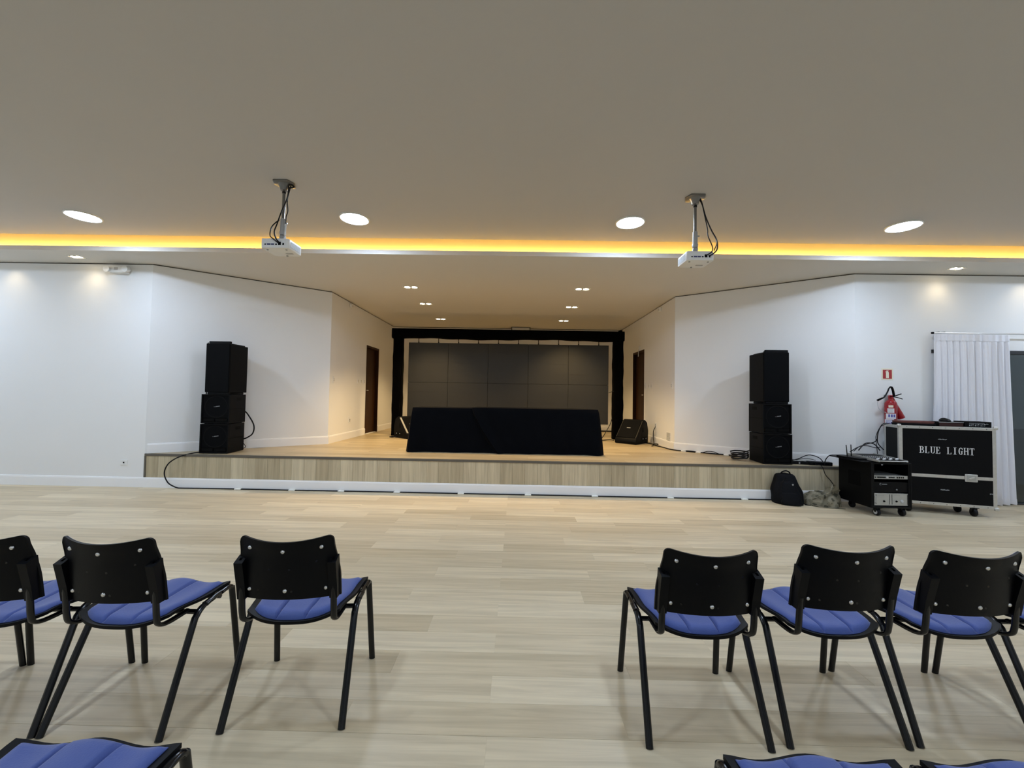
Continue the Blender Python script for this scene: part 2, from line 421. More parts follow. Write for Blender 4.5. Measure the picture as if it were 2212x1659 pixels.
struct(b.obj('trim_8', M['ceil']))                       # inside of the light cove
b = B(); b.box(-8.9, 8.9, 5.44, 5.455, 3.370, 3.382, 0.002)
led = tag(b.obj('led_strip', M['cove']), 'amber LED strip glowing inside the long ceiling cove', 'light')
b = B(); b.box(-8.9, 8.9, 5.435, 5.47, 3.305, 3.37); b.obj('mounting_rail', M['white'], led)

# ------------------------------------------------------------------ round ceiling lamps
def make_lamp(x, y, label):
    t = thing('ceiling_lamp', label, 'lamp', (x, y, ZC), 0, 'round lamps in the ceiling')
    b = B(); b.lathe([(0.150, 0.0), (0.166, 0.0), (0.166, -0.008), (0.158, -0.014), (0.150, -0.012), (0.150, 0.0)], seg=40, cap=False)
    b.obj('ring', M['white'], t, smooth=40)
    b = B(); b.lathe([(0.001, -0.010), (0.150, -0.010), (0.150, -0.001), (0.001, -0.001)], seg=40); b.obj('diffuser', M['lamp'], t)
    return t
L0 = make_lamp(-5.14, 4.57, 'round white LED ceiling lamp, leftmost of the four in view')
dup(L0, (-1.92, 4.55, ZC), 0, 'round white LED ceiling lamp just right of the left projector')
dup(L0, (1.28, 4.565, ZC), 0, 'round white LED ceiling lamp just left of the right projector')
dup(L0, (4.42, 4.58, ZC), 0, 'round white LED ceiling lamp, rightmost of the four in view')

# ------------------------------------------------------------------ twin recessed spotlights
def spot(x, y, z, watts, col, size, aim=(0, 0, -1), blend=0.6):
    l = bpy.data.lights.new('spot_bulb_light', 'SPOT'); l.energy = watts; l.color = col; l.spot_size = math.radians(size); l.spot_blend = blend
    l.shadow_soft_size = 0.035
    o = bpy.data.objects.new('spot_bulb_light', l); COL.objects.link(o); o.location = (x, y, z)
    o.rotation_euler = Vector(aim).to_track_quat('-Z', 'Y').to_euler()
def make_spot(label):
    t = thing('recessed_spotlight', label, 'spotlight', (0, 0, ZL), 0, 'twin recessed spotlights')
    b = B()
    for a, c, d, e in ((-0.135, 0.135, -0.07, -0.058), (-0.135, 0.135, 0.058, 0.07), (-0.135, -0.123, -0.058, 0.058), (0.123, 0.135, -0.058, 0.058)):
        b.box(a, c, d, e, -0.006, 0.0, 0.001)
    b.obj('frame', M['white'], t)
    b = B(); b.box(-0.123, 0.123, -0.058, 0.058, -0.003, -0.0005); b.obj('backing', M['gap'], t)  # flat plate, its dark colour stands in for the shade of a recess
    for s in (-1, 1):
        b = B(); b.lathe([(0.001, -0.010), (0.030, -0.009), (0.049, -0.004), (0.049, -0.001), (0.001, -0.001)], c=(s*0.062, 0, 0), seg=20)
        b.obj('bulb', M['bulb'], t, smooth=50)
    return t
SP = [(-1.87, 6.85, 'nearest twin spotlight on the left of the stage ceiling'), (-1.90, 8.10, 'middle twin spotlight on the left of the stage ceiling'),
      (-1.90, 9.72, 'farthest twin spotlight on the left of the stage ceiling'), (1.10, 6.82, 'nearest twin spotlight on the right of the stage ceiling'),
      (1.11, 8.22, 'middle twin spotlight on the right of the stage ceiling'), (1.12, 9.72, 'farthest twin spotlight on the right of the stage ceiling')]
p0 = None
for x, y, l in SP:
    if p0 is None: p0 = make_spot(l); p0.location = (x, y, ZL)
    else: dup(p0, (x, y, ZL), 0, l)
    for s in (-1, 1): spot(x+s*0.062, y, ZL-0.02, STAGE_W/2, STAGE_C, 104, blend=0.75)
for x, l in ((-6.25, 'small wall washing spotlight in the low ceiling above the left wall'), (6.02, 'small wall washing spotlight in the low ceiling above the right curtain')):
    q_ = dup(p0, (x, 5.50, ZL), 0, l); q_.scale = (0.62, 0.80, 1.0)
for x in (-6.24, -7.45, 6.03, 7.25): spot(x, 5.555, ZL-0.012, WASH_W, (1.0, 0.80, 0.50), 112, aim=(0, 0.20, -1), blend=1.0)

# ------------------------------------------------------------------ doors
def stage_door(name, x, y0, y1, side):      # side -1: wall on the left, +1: on the right
    root = bpy.data.objects.new(name, None); COL.objects.link(root); root.location = (x, (y0+y1)/2, ZS); struct(root)
    h = (y1-y0)/2; H = DZ-ZS; d0, d1 = (0.0, 0.115) if side > 0 else (-0.115, 0.0)
    pr = -0.004*side
    for nm, a, c, e, f in (('jamb', -h, -h+0.045, 0, H), ('jamb', h-0.045, h, 0, H), ('head', -h+0.045, h-0.045, H-0.045, H)):
        b = B(); b.box(min(d0, pr), max(d1, pr), a, c, e, f, 0.003); b.obj(nm, M['darkwood'], root)
    b = B(); lx = side*0.085; b.box(lx-0.018, lx+0.018, -h+0.045, h-0.045, 0.004, H-0.045, 0.002); leaf = b.obj('leaf', M['darkwood'], root)
    b = B(); hx = lx-side*0.018
    b.cyl((hx, -h+0.10, 1.0), (hx-side*0.05, -h+0.10, 1.0), 0.011); b.tube([(hx-side*0.05, -h+0.10, 1.0), (hx-side*0.05, -h+0.21, 1.0)], 0.010)
    b.lathe([(0.001, 0), (0.026, 0), (0.026, side*-0.006), (0.001, side*-0.006)], c=(hx, -h+0.10, 1.0), axis='X')
    b.obj('handle', M['chrome'], leaf)
    return root
stage_door('door_1', XL2, 8.965, 9.775, -1)
stage_door('door_2', XR2, 8.955, 9.815, 1)
d3 = bpy.data.objects.new('door_3', None); COL.objects.link(d3); d3.location = (0, Y0, 0); struct(d3)
for nm, a, c, e, f in (('jamb', GX0, GX0+0.05, 0, GZ), ('jamb', GX1-0.05, GX1, 0, GZ), ('head', GX0-0.085, GX1-0.05, GZ-0.05, GZ), ('mullion', 7.86, 7.91, 0.02, GZ-0.05), ('threshold', GX0+0.05, GX1-0.05, 0, 0.02)):
    b = B(); b.box(a, c, -0.012 if nm != 'mullion' else 0.01, 0.07, e, f, 0.002); b.obj(nm, M['frame'], d3)
for a, c in ((GX0+0.05, 7.86), (7.91, GX1-0.05)):
    b = B(); b.box(a, c, 0.03, 0.038, 0.02, GZ-0.05); b.obj('pane', M['glass'], d3)
b = B(); b.box(GX0+0.5, GX1, -0.014, 0.0, 2.255, 2.30, 0.002); struct(b.obj('trim_9', M['cream']))
b = B(); b.box(-2, 30, Y0+0.2, 30, -0.14, -0.04); g_ = struct(b.obj('ground', mat('dark_paving', (0.10, 0.11, 0.11), 0.9, noise=0.1)))

# ------------------------------------------------------------------ chairs
def ss(a, b, x): t = max(0, min(1, (x-a)/(b-a))); return t*t*(3-2*t)
def seat_pt(s, t, dz=0.0, sw=1.0, t0=0.0, t1=1.0, rr=0.045):
    tt = t0+(t1-t0)*t; q = s*sw
    hw = 0.222-0.024*(1-ss(0.0, 0.5, tt))+0.008*ss(0.75, 1, tt)
    yr = -0.192+rr*abs(s)**3.2; yf = 0.182-0.012*abs(s)**4
    if t0 > 0: yr += 0.010; yf -= 0.010
    y = yr+(yf-yr)*t
    z = 0.434+0.012*ss(0.1, 0.9, tt)-0.004*(1-ss(0, 0.14, tt))
    z += 0.010*math.cos(2*PI*q/1.12)*ss(0.35, 1.0, tt)
    z += 0.030*abs(q)**2.4*(1-ss(0.15, 0.85, tt)) + 0.004*abs(q)**3*ss(0.6, 1, tt)
    return Vector((q*hw, y, z+dz))
def back_pt(s, t, off=0.0):
    hw = 0.213-0.020*ss(0.35, 1.0, t)
    zt = 0.797+0.022*s*s; cr = max(0, abs(s)-0.86)/0.14
    zt -= 0.034*(1-math.sqrt(max(0.0, 1-cr*cr))); zb = 0.543-0.004*s*s
    z = zb+(zt-zb)*t
    y = -0.232-0.036*t+0.050*s*s+off-0.010*ss(0.7, 1, t)
    return Vector((s*hw, y, z))
def make_chair(label):
    t = thing('chair', label, 'chair', (0, 0, 0), 0, 'blue padded chairs')
    b = B(); f = lambda u, v: seat_pt(2*u-1, v); b.grid(f, 20, 14, lambda u, v: seat_pt(2*u-1, v)-Vector((0, 0, 0.013)))
    b.obj('seat', M['plastic'], t, smooth=50)
    def pad(u, v):
        s = 2*u-1; e = max(abs(s), abs(2*v-1))
        p = 0.019*(1-e**16)
        for g in (-0.345, 0.345): p -= 0.016*math.exp(-((s-g)/0.030)**2)*(1-e**30)
        return seat_pt(s, v, 0.003+max(p, 0.0), 0.880, 0.040, 0.982, 0.050)
    b = B(); b.grid(pad, 80, 24, lambda u, v: seat_pt(2*u-1, v, 0.001, 0.880, 0.040, 0.982, 0.050))
    b.obj('seat_cushion', M['blue'], t, smooth=60)
    b = B(); b.grid(lambda u, v: back_pt(math.sin((u-0.5)*PI*0.94)/math.sin(PI*0.47), v), 36, 12, lambda u, v: back_pt(math.sin((u-0.5)*PI*0.94)/math.sin(PI*0.47), v, 0.010)); bk = b.obj('backrest', M['plastic'], t, smooth=50)
    def bpad(u, v):
        s = 2*u-1; e = max(abs(s), abs(2*v-1)); p = 0.022*(1-e**7)
        for g in (-0.345, 0.345): p -= 0.010*math.exp(-((s-g)/0.055)**2)*(1-e**10)
        return back_pt(s*0.86, 0.07+0.925*v, 0.012+p)
    b = B(); b.grid(bpad, 32, 14, lambda u, v: back_pt((2*u-1)*0.86, 0.07+0.925*v, 0.0105)); b.obj('back_cushion', M['blue'], t, smooth=60)
    for s in (-0.74, 0.0, 0.74):
        for tt in (0.155, 0.84):
            p = back_pt(s, tt); b = B()
            b.lathe([(0.001, -0.0055), (0.005, -0.005), (0.0085, -0.002), (0.0085, 0.002), (0.001, 0.002)], c=p, seg=12, axis='Y'); b.obj('screw', M['chrome'], bk, smooth=50)
    for s, tt in ((-0.30, 0.52), (0.10, 0.52), (0.60, 0.62), (0.12, 0.14), (-0.55, 0.16)):
        b = B(); p = back_pt(s, tt); b.lathe([(0.001, -0.0006), (0.005, -0.0006), (0.006, 0.001), (0.001, 0.001)], c=p, seg=8, axis='Y'); b.obj('mould_mark', M['steel'], bk)
    for s in (-1, 1):
        x = s*0.190
        b = B()      # tapered sleeve moulded behind the shell, open at its top
        yb, yt = -0.199, -0.227; q = []
        for (z, y, dx, dy) in ((0.538, yb-0.002, 0.0165, 0.010), (0.60, yb-0.008, 0.0175, 0.014), (0.712, yt-0.002, 0.0175, 0.016)):
            q.append([b.bm.verts.new((x+a*dx, y+c*dy+(0.0 if c < 0 else 0.012), z+(0.010*c if z > 0.7 else 0))) for a, c in ((-1, -1), (1, -1), (1, 1), (-1, 1))])
        for A, C in zip(q, q[1:]):
            for k in range(4): b.bm.faces.new((A[k], A[(k+1) % 4], C[(k+1) % 4], C[k]))
        b.bm.faces.new(q[0][::-1])
        ctr = [v.co.copy() for v in q[2]]; c0 = sum(ctr, Vector())/4
        inn = [b.bm.verts.new(c0+(c-c0)*0.32) for c in ctr]; dn = [b.bm.verts.new(c0+(c-c0)*0.30-Vector((0, 0, 0.012))) for c in ctr]
        for k in range(4):
            b.bm.faces.new((q[2][k], q[2][(k+1) % 4], inn[(k+1) % 4], inn[k])); b.bm.faces.new((inn[k], inn[(k+1) % 4], dn[(k+1) % 4], dn[k]))
        b.bm.faces.new(dn)
        b.obj('sleeve', M['plastic'], bk)
        b = B(); b.tube(smoothpath([(x, -0.212, 0.60), (x, -0.205, 0.53), (x, -0.200, 0.475), (x*0.99, -0.188, 0.442), (x*0.97, -0.14, 0.422), (x*0.95, -0.03, 0.416)], 5), 0.0140, 12, r2=0.0085, up=(0, 1, 0.3))
        b.obj('back_support', M['steel'], t, smooth=60)
        xr, xf = s*0.236, s*0.246
        b = B(); b.tube(smoothpath([(xf, 0.228, 0.0), (s*0.2335, 0.183, 0.385), (s*0.2325, 0.174, 0.425), (s*0.2325, 0.150, 0.437), (s*0.2325, 0.10, 0.434)], 5), 0.0155, 12, r2=0.0105, up=(0, 1, 0.2)); b.obj('leg', M['steel'], t, smooth=60)
        b = B(); b.tube(smoothpath([(xf, -0.230, 0.0), (s*0.235, -0.075, 0.345), (s*0.2335, -0.045, 0.400), (s*0.2325, -0.005, 0.424), (s*0.2325, 0.05, 0.431)], 5), 0.0155, 12, r2=0.0105, up=(0, 1, 0.2)); b.obj('leg', M['steel'], t, smooth=60)
        b = B(); b.cyl((s*0.2325, 0.045, 0.4308), (s*0.2325, 0.105, 0.4342), 0.0115, seg=12); b.obj('side_rail', M['steel'], t, smooth=60)
    for y, z in ((0.10, 0.416), (-0.03, 0.410)):
        b = B(); b.tube([(-0.234, y, z), (0.234, y, z)], 0.0105, 10); b.obj('crossbar', M['steel'], t, smooth=60)
    return t
R_ = math.radians
CH = [(-0.98, 1.925, 4.5, 'blue padded black chair at the aisle end of the left row'),
      (-2.742, 1.815, 1.0, 'blue padded chair cut off by the left photo edge, little but a leg showing'),
      (-2.207, 1.845, 4.0, 'blue padded chair half cut off at the left edge, left of the angled chair'),
      (-1.666, 1.862, -0.3, 'blue padded black chair in the left row between the aisle chair and the cut-off one'),
      (0.809, 1.893, 0.0, 'blue padded black chair at the aisle end of the right row'),
      (1.385, 1.917, 1.0, 'blue padded black chair second from the aisle in the right row'),
      (1.932, 1.938, 1.0, 'blue padded black chair third from the aisle in the right row'),
      (2.475, 1.940, 0.5, 'blue padded chair cut off by the right photo edge, beside the third from the aisle'),
      (-1.128, 0.935, 0.0, 'blue chair seat nearest the camera at bottom left, behind the left row'),
      (0.806, 0.946, 0.0, 'blue chair seat nearest the camera at bottom right, left of the corner seat'),
      (1.333, 0.946, 0.0, 'blue chair seat cut off in the bottom right corner of the photo')]
c0 = make_chair(CH[0][3]); c0.location = (CH[0][0], CH[0][1], 0); c0.rotation_euler.z = R_(CH[0][2])
for x, y, a, l in CH[1:]:
    c_ = dup(c0, (x, y, 0), R_(a), l)
    if 1.3 < x < 1.5 and y > 1.2:
        for ch in c_.children:
            if ch.name.split('.')[0] in ('backrest', 'back_cushion'): ch.location.z += 0.012
    if 0.7 < x < 0.9 and y > 1.2 or 1.8 < x < 2.0:
        for ch in c_.children:
            if ch.name.split('.')[0] in ('backrest', 'back_cushion'): ch.location.z -= 0.008
    if y < 1.2:                      # the nearest chairs lean further back
        for ch in c_.children:
            if ch.name.split('.')[0] in ('backrest', 'back_cushion', 'back_support'):
                ch.matrix_local = Matrix.Translation((0, -0.18, 0.44)) @ Matrix.Rotation(R_(11), 4, 'X') @ Matrix.Translation((0, 0.18, -0.44))

# ------------------------------------------------------------------ loudspeaker stacks
def make_sub(label, s):     # s=+1: side wall with handle on the right
    t = thing('subwoofer', label, 'loudspeaker', group='stacked subwoofers')
    W_, D_, H_ = 0.40, 0.405, 0.432
    b = B()
    poly = [(-W_/2, 0), (W_/2, 0), (W_/2, D_), (-W_/2, D_)]
    b.box(-W_/2, W_/2, 0.022, D_, 0, H_, 0.004)
    b.box(-W_/2, -W_/2+0.016, 0, 0.022, 0, H_); b.box(W_/2-0.016, W_/2, 0, 0.022, 0, H_)
    b.box(-W_/2+0.016, W_/2-0.016, 0, 0.022, 0, 0.016); b.box(-W_/2+0.016, W_/2-0.016, 0, 0.022, H_-0.016, H_)
    b.obj('cabinet', M['cabinet'], t)
    b = B(); b.box(-W_/2+0.016, W_/2-0.016, 0.012, 0.021, 0.085, H_-0.016); b.obj('grille', M['grille'], t)
    b = B(); b.lathe([(0.150, 0.011), (0.158, 0.008), (0.166, 0.011)], c=(0.01, 0, 0.245), seg=40, axis='Y', cap=False); b.obj('driver_ring', M['cabinet'], t, smooth=60)
    b = B()
    for a, c in ((-W_/2+0.03, -0.015), (0.015, W_/2-0.03)): b.box(a, c, 0.006, 0.012, 0.028, 0.072)
    b.obj('port', M['recess'], t)
    b = B(); rx = -R_(12)*0
    for k, wd in enumerate((0.012, 0.014, 0.010, 0.013, 0.011)): b.obox((0.005+0.012*k, 0.009, 0.25+0.0018*k), (wd*0.55, 0.002, 0.013), bev=0.0006)
    b.obox((-0.014, 0.009, 0.246), (0.024, 0.002, 0.003)); b.obj('badge', M['badge'], t)
    for s_ in (-1, 1):
        b = B(); xx = s_*W_/2
        b.box(min(xx-s_*0.004, xx+s_*0.0015), max(xx-s_*0.004, xx+s_*0.0015), 0.17, 0.30, 0.335, 0.385, 0.002); b.obj('handle', M['recess'], t)
        b = B(); b.box(min(xx, xx+s_*0.0015), max(xx, xx+s_*0.0015), 0.01, D_-0.01, 0.213, 0.220); b.obj('side_groove', M['recess'], t)
    for x in (-0.16, 0.16):
        for y in (0.05, 0.36):
            b = B(); b.cyl((x, y, -0.006), (x, y, 0.0), 0.016, seg=10); b.obj('foot', M['recess'], t)
    return t
def make_top(label):
    t = thing('top_loudspeaker', label, 'loudspeaker', group='tall top loudspeakers')
    W_, D_, H_ = 0.36, 0.40, 0.72
    b = B(); b.prism([(-W_/2, 0.02), (W_/2, 0.02), (W_/2-0.004, D_), (-W_/2+0.004, D_)], 0.03, 0.03+H_, bev=0.006); b.obj('cabinet', M['cabinet'], t)
    b = B(); b.box(-W_/2, W_/2, 0.0, 0.0185, 0.030, 0.038+H_, 0.008, 2); b.obj('grille', M['grille'], t)
    for z0, z1, zr in ((0.0, 0.030, 0.030), (0.03+H_, 0.074+H_, 0.048+H_)):
        b = B(); b.box(-W_/2+0.030, W_/2-0.006, 0.012, 0.055, z0, z1, 0.008, 2); b.box(-W_/2+0.045, W_/2-0.028, 0.065, D_-0.03, z0, zr, 0.008, 2)
        b.obj('end_plate', M['plastic'], t, smooth=40)
    for x in (-W_/2+0.012, W_/2-0.012):
        for z in (0.016, 0.03+H_+0.008):
            b = B(); b.cyl((x, 0.022, z-0.014), (x, 0.022, z+0.014), 0.007, seg=8); b.obj('rigging_pin', M['plastic'], t)
    return t
for sx, org, rz, nm in ((-1, (-4.462, 5.850), R_(5.5), 'left'), (1, (3.803, 5.850), R_(-4.5), 'right')):
    c, s_ = math.cos(rz), math.sin(rz)
    P = lambda dx, dy, z: (org[0]+c*dx-s_*dy, org[1]+s_*dx+c*dy, z)
    if sx < 0:
        sb = make_sub('lower black subwoofer at the bottom of the left speaker stack', 1); sb.location = P(0, 0, ZS+0.006); sb.rotation_euler.z = rz
        s2 = dup(sb, P(-0.004, 0.012, ZS+0.446), rz-R_(0.8), 'upper black subwoofer in the middle of the left speaker stack')
        tp = make_top('tall black loudspeaker on top of the left speaker stack'); tp.location = P(0.000, 0.015, ZS+0.879); tp.rotation_euler.z = rz-R_(6.5)
    else:
        dup(sb, P(0, 0, ZS+0.006), rz, 'lower black subwoofer at the bottom of the right speaker stack')
        dup(sb, P(0.0, 0.010, ZS+0.446), rz+R_(0.8), 'upper black subwoofer in the middle of the right speaker stack')
        dup(tp, P(-0.005, 0.015, ZS+0.879), rz+R_(2.5), 'tall black loudspeaker on top of the right speaker stack')

# ------------------------------------------------------------------ truss frame with drape, LED wall
TY = 9.0
t = thing('truss_frame', 'goalpost frame wrapped in black cloth around the grey screen', 'frame', (0, TY, ZS))
def drape_post(xa, xb, z0, z1, seed, parent):
    rng = random.Random(seed); ph = [rng.uniform(0, 6) for _ in range(4)]
    def f(u, v):
        a = 2*PI*u; z = z0+(z1-z0)*v; cx, hw, hd = (xa+xb)/2, (xb-xa)/2, 0.13
        cs, sn = math.cos(a), math.sin(a); k = 1/max(abs(cs), abs(sn)); k = min(k, 1.25)
        w_ = 1+0.03*math.sin(7*z+ph[0]+2*a)+0.025*math.sin(17*z+ph[1]+5*a)+0.03*(1-v)*math.sin(6*a+ph[2])
        return Vector((cx+cs*k*hw*w_, sn*k*hd*w_, z))
    b = B(); b.grid(f, 32, 30, closed_u=True)
    return b.obj('post_drape', M['drape'], parent, smooth=50)
drape_post(-2.80, -2.60, 0.0, 2.30, 3, t); drape_post(2.165, 2.375, 0.0, 2.30, 5, t)
def beam(u, v):
    a = 2*PI*u; x = -2.825+(2.385+2.825)*v; cs, sn = math.cos(a), math.sin(a); k = min(1/max(abs(cs), abs(sn)), 1.3)
    zb = 2.202+0.012*math.sin(x*2.1)+0.006*math.sin(x*9)-0.02*ss(-2.3, -2.7, x)
    z = (zb+2.415)/2+sn*k*(2.415-zb)/2
    return Vector((x, cs*k*0.14, z))
b = B(); b.grid(beam, 24, 80, closed_u=True); 
b.box(-2.82, 2.38, -0.10, 0.10, 2.24, 2.40); b.obj('beam_drape', M['drape'], t, smooth=50)
for x in (-2.70, 2.27):
    b = B(); b.box(x-0.09, x+0.09, -0.11, 0.11, 0.0, 2.38); b.obj('truss_column', M['recess'], t)
    b = B(); b.obox((x+(0.05 if x > 0 else -0.12), 0.0, 2.43 if x > 0 else 2.25), (0.09, 0.05, 0.035), ry=-0.25, bev=0.008); b.obj('knot', M['drape'], t)
pw = 0.9125; sx0 = -2.487; ztop, zmid, zbot = 2.600, 1.692, 0.800
t = thing('led_wall', 'dark grey LED video wall of ten panels hanging behind the table', 'screen', (0, TY+0.05, 0))
for i in range(5):
    for j, (za, zb) in enumerate(((zmid, ztop), (zbot, zmid))):
        g = 0.0020; xa, xb = sx0+i*pw+g, sx0+(i+1)*pw-g; rng = random.Random(i*2+j)
        dy = rng.uniform(-0.004, 0.004)
        b = B(); b.box(xa, xb, dy-0.006, dy+0.06, za+g, zb-g, 0.002); p = b.obj('panel', M['led'], t)
        for k in range(4):
            h = (zb-za-2*g)/4; b = B(); b.box(xa+0.003, xb-0.003, dy-0.0075-0.001*((k+i) % 2), dy-0.006, za+g+h*k+0.0012, za+g+h*(k+1)-0.0012)
            b.obj('module', M['led'], p)
b = B(); b.box(sx0+0.01, sx0+5*pw-0.01, 0.0602, 0.075, zbot+0.01, ztop-0.01); b.obj('back_frame', M['recess'], t)
for i in range(10):
    x = sx0+pw*(0.25+0.5*i); b = B(); b.box(x-0.008, x+0.008, -0.003, 0.003, ztop-0.01, 2.70); b.obj('hanging_strap', M['cable'], t)
    b = B(); b.cyl((x, 0, ztop-0.005), (x, 0, ztop+0.02), 0.014, seg=8); b.obj('hook', M['cable'], t)
t = thing('wall_unit', 'small white box unit high on the stage back wall above the black beam', 'box', (0.083, YB, 3.19))
b = B(); b.box(-0.235, 0.235, -0.24, 0.0, -0.08, 0.072, 0.008); b.obj('housing', M['white'], t)
for x in (-0.245, 0.245):
    b = B(); b.box(x-0.010, x+0.010, -0.245, 0, -0.085, 0.078, 0.002); b.obj('end_bracket', M['nosing'], t)

# ------------------------------------------------------------------ tables with black cloths
def make_table(x0, x1, label):
    t = thing('folding_table', label, 'table', ((x0+x1)/2, 6.78, ZS), 0, 'tables under the black cloths'); h = (x1-x0)/2
    b = B(); b.box(-h, h, -0.30, 0.30, 0.685, 0.71, 0.004); b.obj('tabletop', M['table'], t)
    for sx in (-1, 1):
        for sy in (-1, 1):
            b = B(); b.box(sx*(h-0.06)-0.015, sx*(h-0.06)+0.015, sy*0.25-0.015, sy*0.25+0.015, 0.0, 0.685); b.obj('leg', M['steel'], t)
    b = B(); x = (-h-0.055) if x0 < -1 else (h+0.055); b.box(min(x, x*0.9), max(x, x*0.9), -0.345, -0.305, 0.0, 0.022, 0.004); b.obj('foot', M['recess'], t)  # dark bar; at the right table it stands in for a shadow
    return t
make_table(-1.66, -0.20, 'left table whose dark foot shows under the black cloth')
make_table(-0.18, 1.29, 'right table under the overlapping black cloth')
def cloth(name, x0, x1, top, label, slant=0.0, seed=1, out=0.0, hem=0.006, rflare=0.09, lflare=0.09):
    rng = random.Random(seed); ph = [rng.uniform(0, 6) for _ in range(6)]
    ya, yb = 6.472-out, 7.088; zt, zb = ZS+top, ZS+hem
    Wd, Dp = x1-x0, yb-ya; per = 2*(Wd+Dp)
    def edge(p):      # p 0..1 round the rectangle, from front-left
        d = p*per
        if d < Wd: return x0+d, ya, 0, -1
        d -= Wd
        if d < Dp: return x1, ya+d, 1, 0
        d -= Dp
        if d < Wd: return x1-d, yb, 0, 1
        d -= Wd; return x0, yb-d, -1, 0
    def f(u, v):      # v 0 hem .. 1 top edge
        x, y, nx, ny = edge(u % 1.0); k = 1-v
        d = (u % 1.0)*per
        cf = max(math.exp(-(min(abs(d-Wd), abs(d-Wd+0))/0.16)**2), math.exp(-(min(d, per-d)/0.16)**2))
        rip = 0.010*math.sin(9*d+ph[0])+0.008*math.sin(19*d+ph[1])
        flare = (0.03+rip+0.045*cf)*k**0.8
        px, py = x+nx*flare, y+ny*flare
        if nx > 0 or (abs(x-x1) < 0.2 and ny < 0): px += rflare*k*math.exp(-((x1-x)/0.12)**2)*(0.6+0.4*math.sin(8*d+ph[2]))
        if nx < 0 or (abs(x-x0) < 0.2 and ny < 0): px -= lflare*k*math.exp(-((x-x0)/0.12)**2)*(0.6+0.4*math.sin(8*d+ph[3]))
        if slant: px += slant*(k**1.25)*max(0, 1-(x-x0)/Wd)
        if out: py -= 0.004
        z = zb+(zt-zb)*v
        if v > 0.93: px -= nx*0.010*(v-0.93)/0.07; py -= ny*0.010*(v-0.93)/0.07
        return Vector((px, py, z))
    b = B(); n = 220
    b.grid(f, n, 14, closed_u=True)
    top_ring = [v for v in b.bm.verts if abs(v.co.z-zt) < 1e-6]
    b.bm.verts.index_update(); top_ring.sort(key=lambda v: v.index)
    b.bm.faces.new(top_ring)
    o = b.obj(name, M['cloth'], smooth=60); return tag(o, label, 'tablecloth')
cloth('tablecloth', -1.690, -0.12, 0.716, 'black cloth covering the left part of the stage table', seed=4, lflare=0.05)
cloth('tablecloth', -0.715, 1.325, 0.728, 'black cloth over the right part of the stage table, its edge lapping diagonally', slant=0.44, seed=9, out=0.030, lflare=0.0, rflare=0.06)

# ------------------------------------------------------------------ stage monitors
def make_wedge(label, grille):
    t = thing('stage_monitor', label, 'loudspeaker', group='wedge stage monitors'); W_ = 0.43
    prof = [(0.0, 0.0), (-0.02, 0.045), (0.0, 0.095), (0.30, 0.440), (0.36, 0.455), (0.455, 0.40), (0.50, 0.24), (0.49, 0.0)]
    b = B(); b.prism(prof, -W_/2, W_/2, 'X', bev=0.010); b.obj('cabinet', M['cabinet'], t, smooth=30)
    a0, a1 = Vector((0.022, 0.118)), Vector((0.290, 0.425)); d = (a1-a0).normalized(); n = Vector((-d.y, d.x))
    b = B(); q = [a0, a1, a1+n*0.012, a0+n*0.012]; b.prism([tuple(p) for p in q], -W_/2+0.035, W_/2-0.035, 'X', bev=0.004); b.obj('grille', M['grille'], t)
    for s in (-1, 1):
        b = B(); e = [a0, a1, a1+n*0.009, a0+n*0.009]; x = s*(W_/2-0.018); hw_ = 0.018 if grille else 0.008; b.prism([tuple(p) for p in e], x-hw_, x+hw_, 'X'); b.obj('grille_edge', M['plastic'] if not grille else M['alu'], t)  # left monitor's edge glint is painted on as a wider aluminium strip
    c = a0+(a1-a0)*0.56+n*0.0125
    b = B(); b.obox((-0.02, c.x, c.y), (0.075, 0.012, 0.003), rx=math.atan2(d.y, d.x), bev=0.001); b.obj('badge', M['badge'], t)
    for s in (-1, 1):
        x = s*W_/2; b = B(); b.box(min(x, x+s*0.002), max(x, x+s*0.002), 0.24, 0.30, 0.22, 0.31, 0.001); b.obj('handle', M['recess'], t)
        b = B(); b.box(min(x, x+s*0.003), max(x, x+s*0.003), 0.24, 0.42, 0.06, 0.13, 0.001); p = b.obj('connector_plate', M['recess'], t)
        for k in range(3):
            b = B(); b.cyl((x+s*0.002, 0.27+0.06*k, 0.095+0.012*(k % 2)), (x+s*0.008, 0.27+0.06*k, 0.095+0.012*(k % 2)), 0.012, seg=10); b.obj('socket', M['badge'] if k != 1 else M['plastic'], p)
    return t
w1 = make_wedge('black wedge monitor speaker on stage beside the right door', False)
w1.location = (2.21, 8.10, ZS); w1.rotation_euler.z = R_(-43); w1.scale = (1.07, 1.10, 1.06)
w2 = make_wedge('black wedge monitor with bright edge, half hidden by the table at left', True)
w2.location = (-2.10, 8.38, ZS); w2.rotation_euler.z = R_(50)

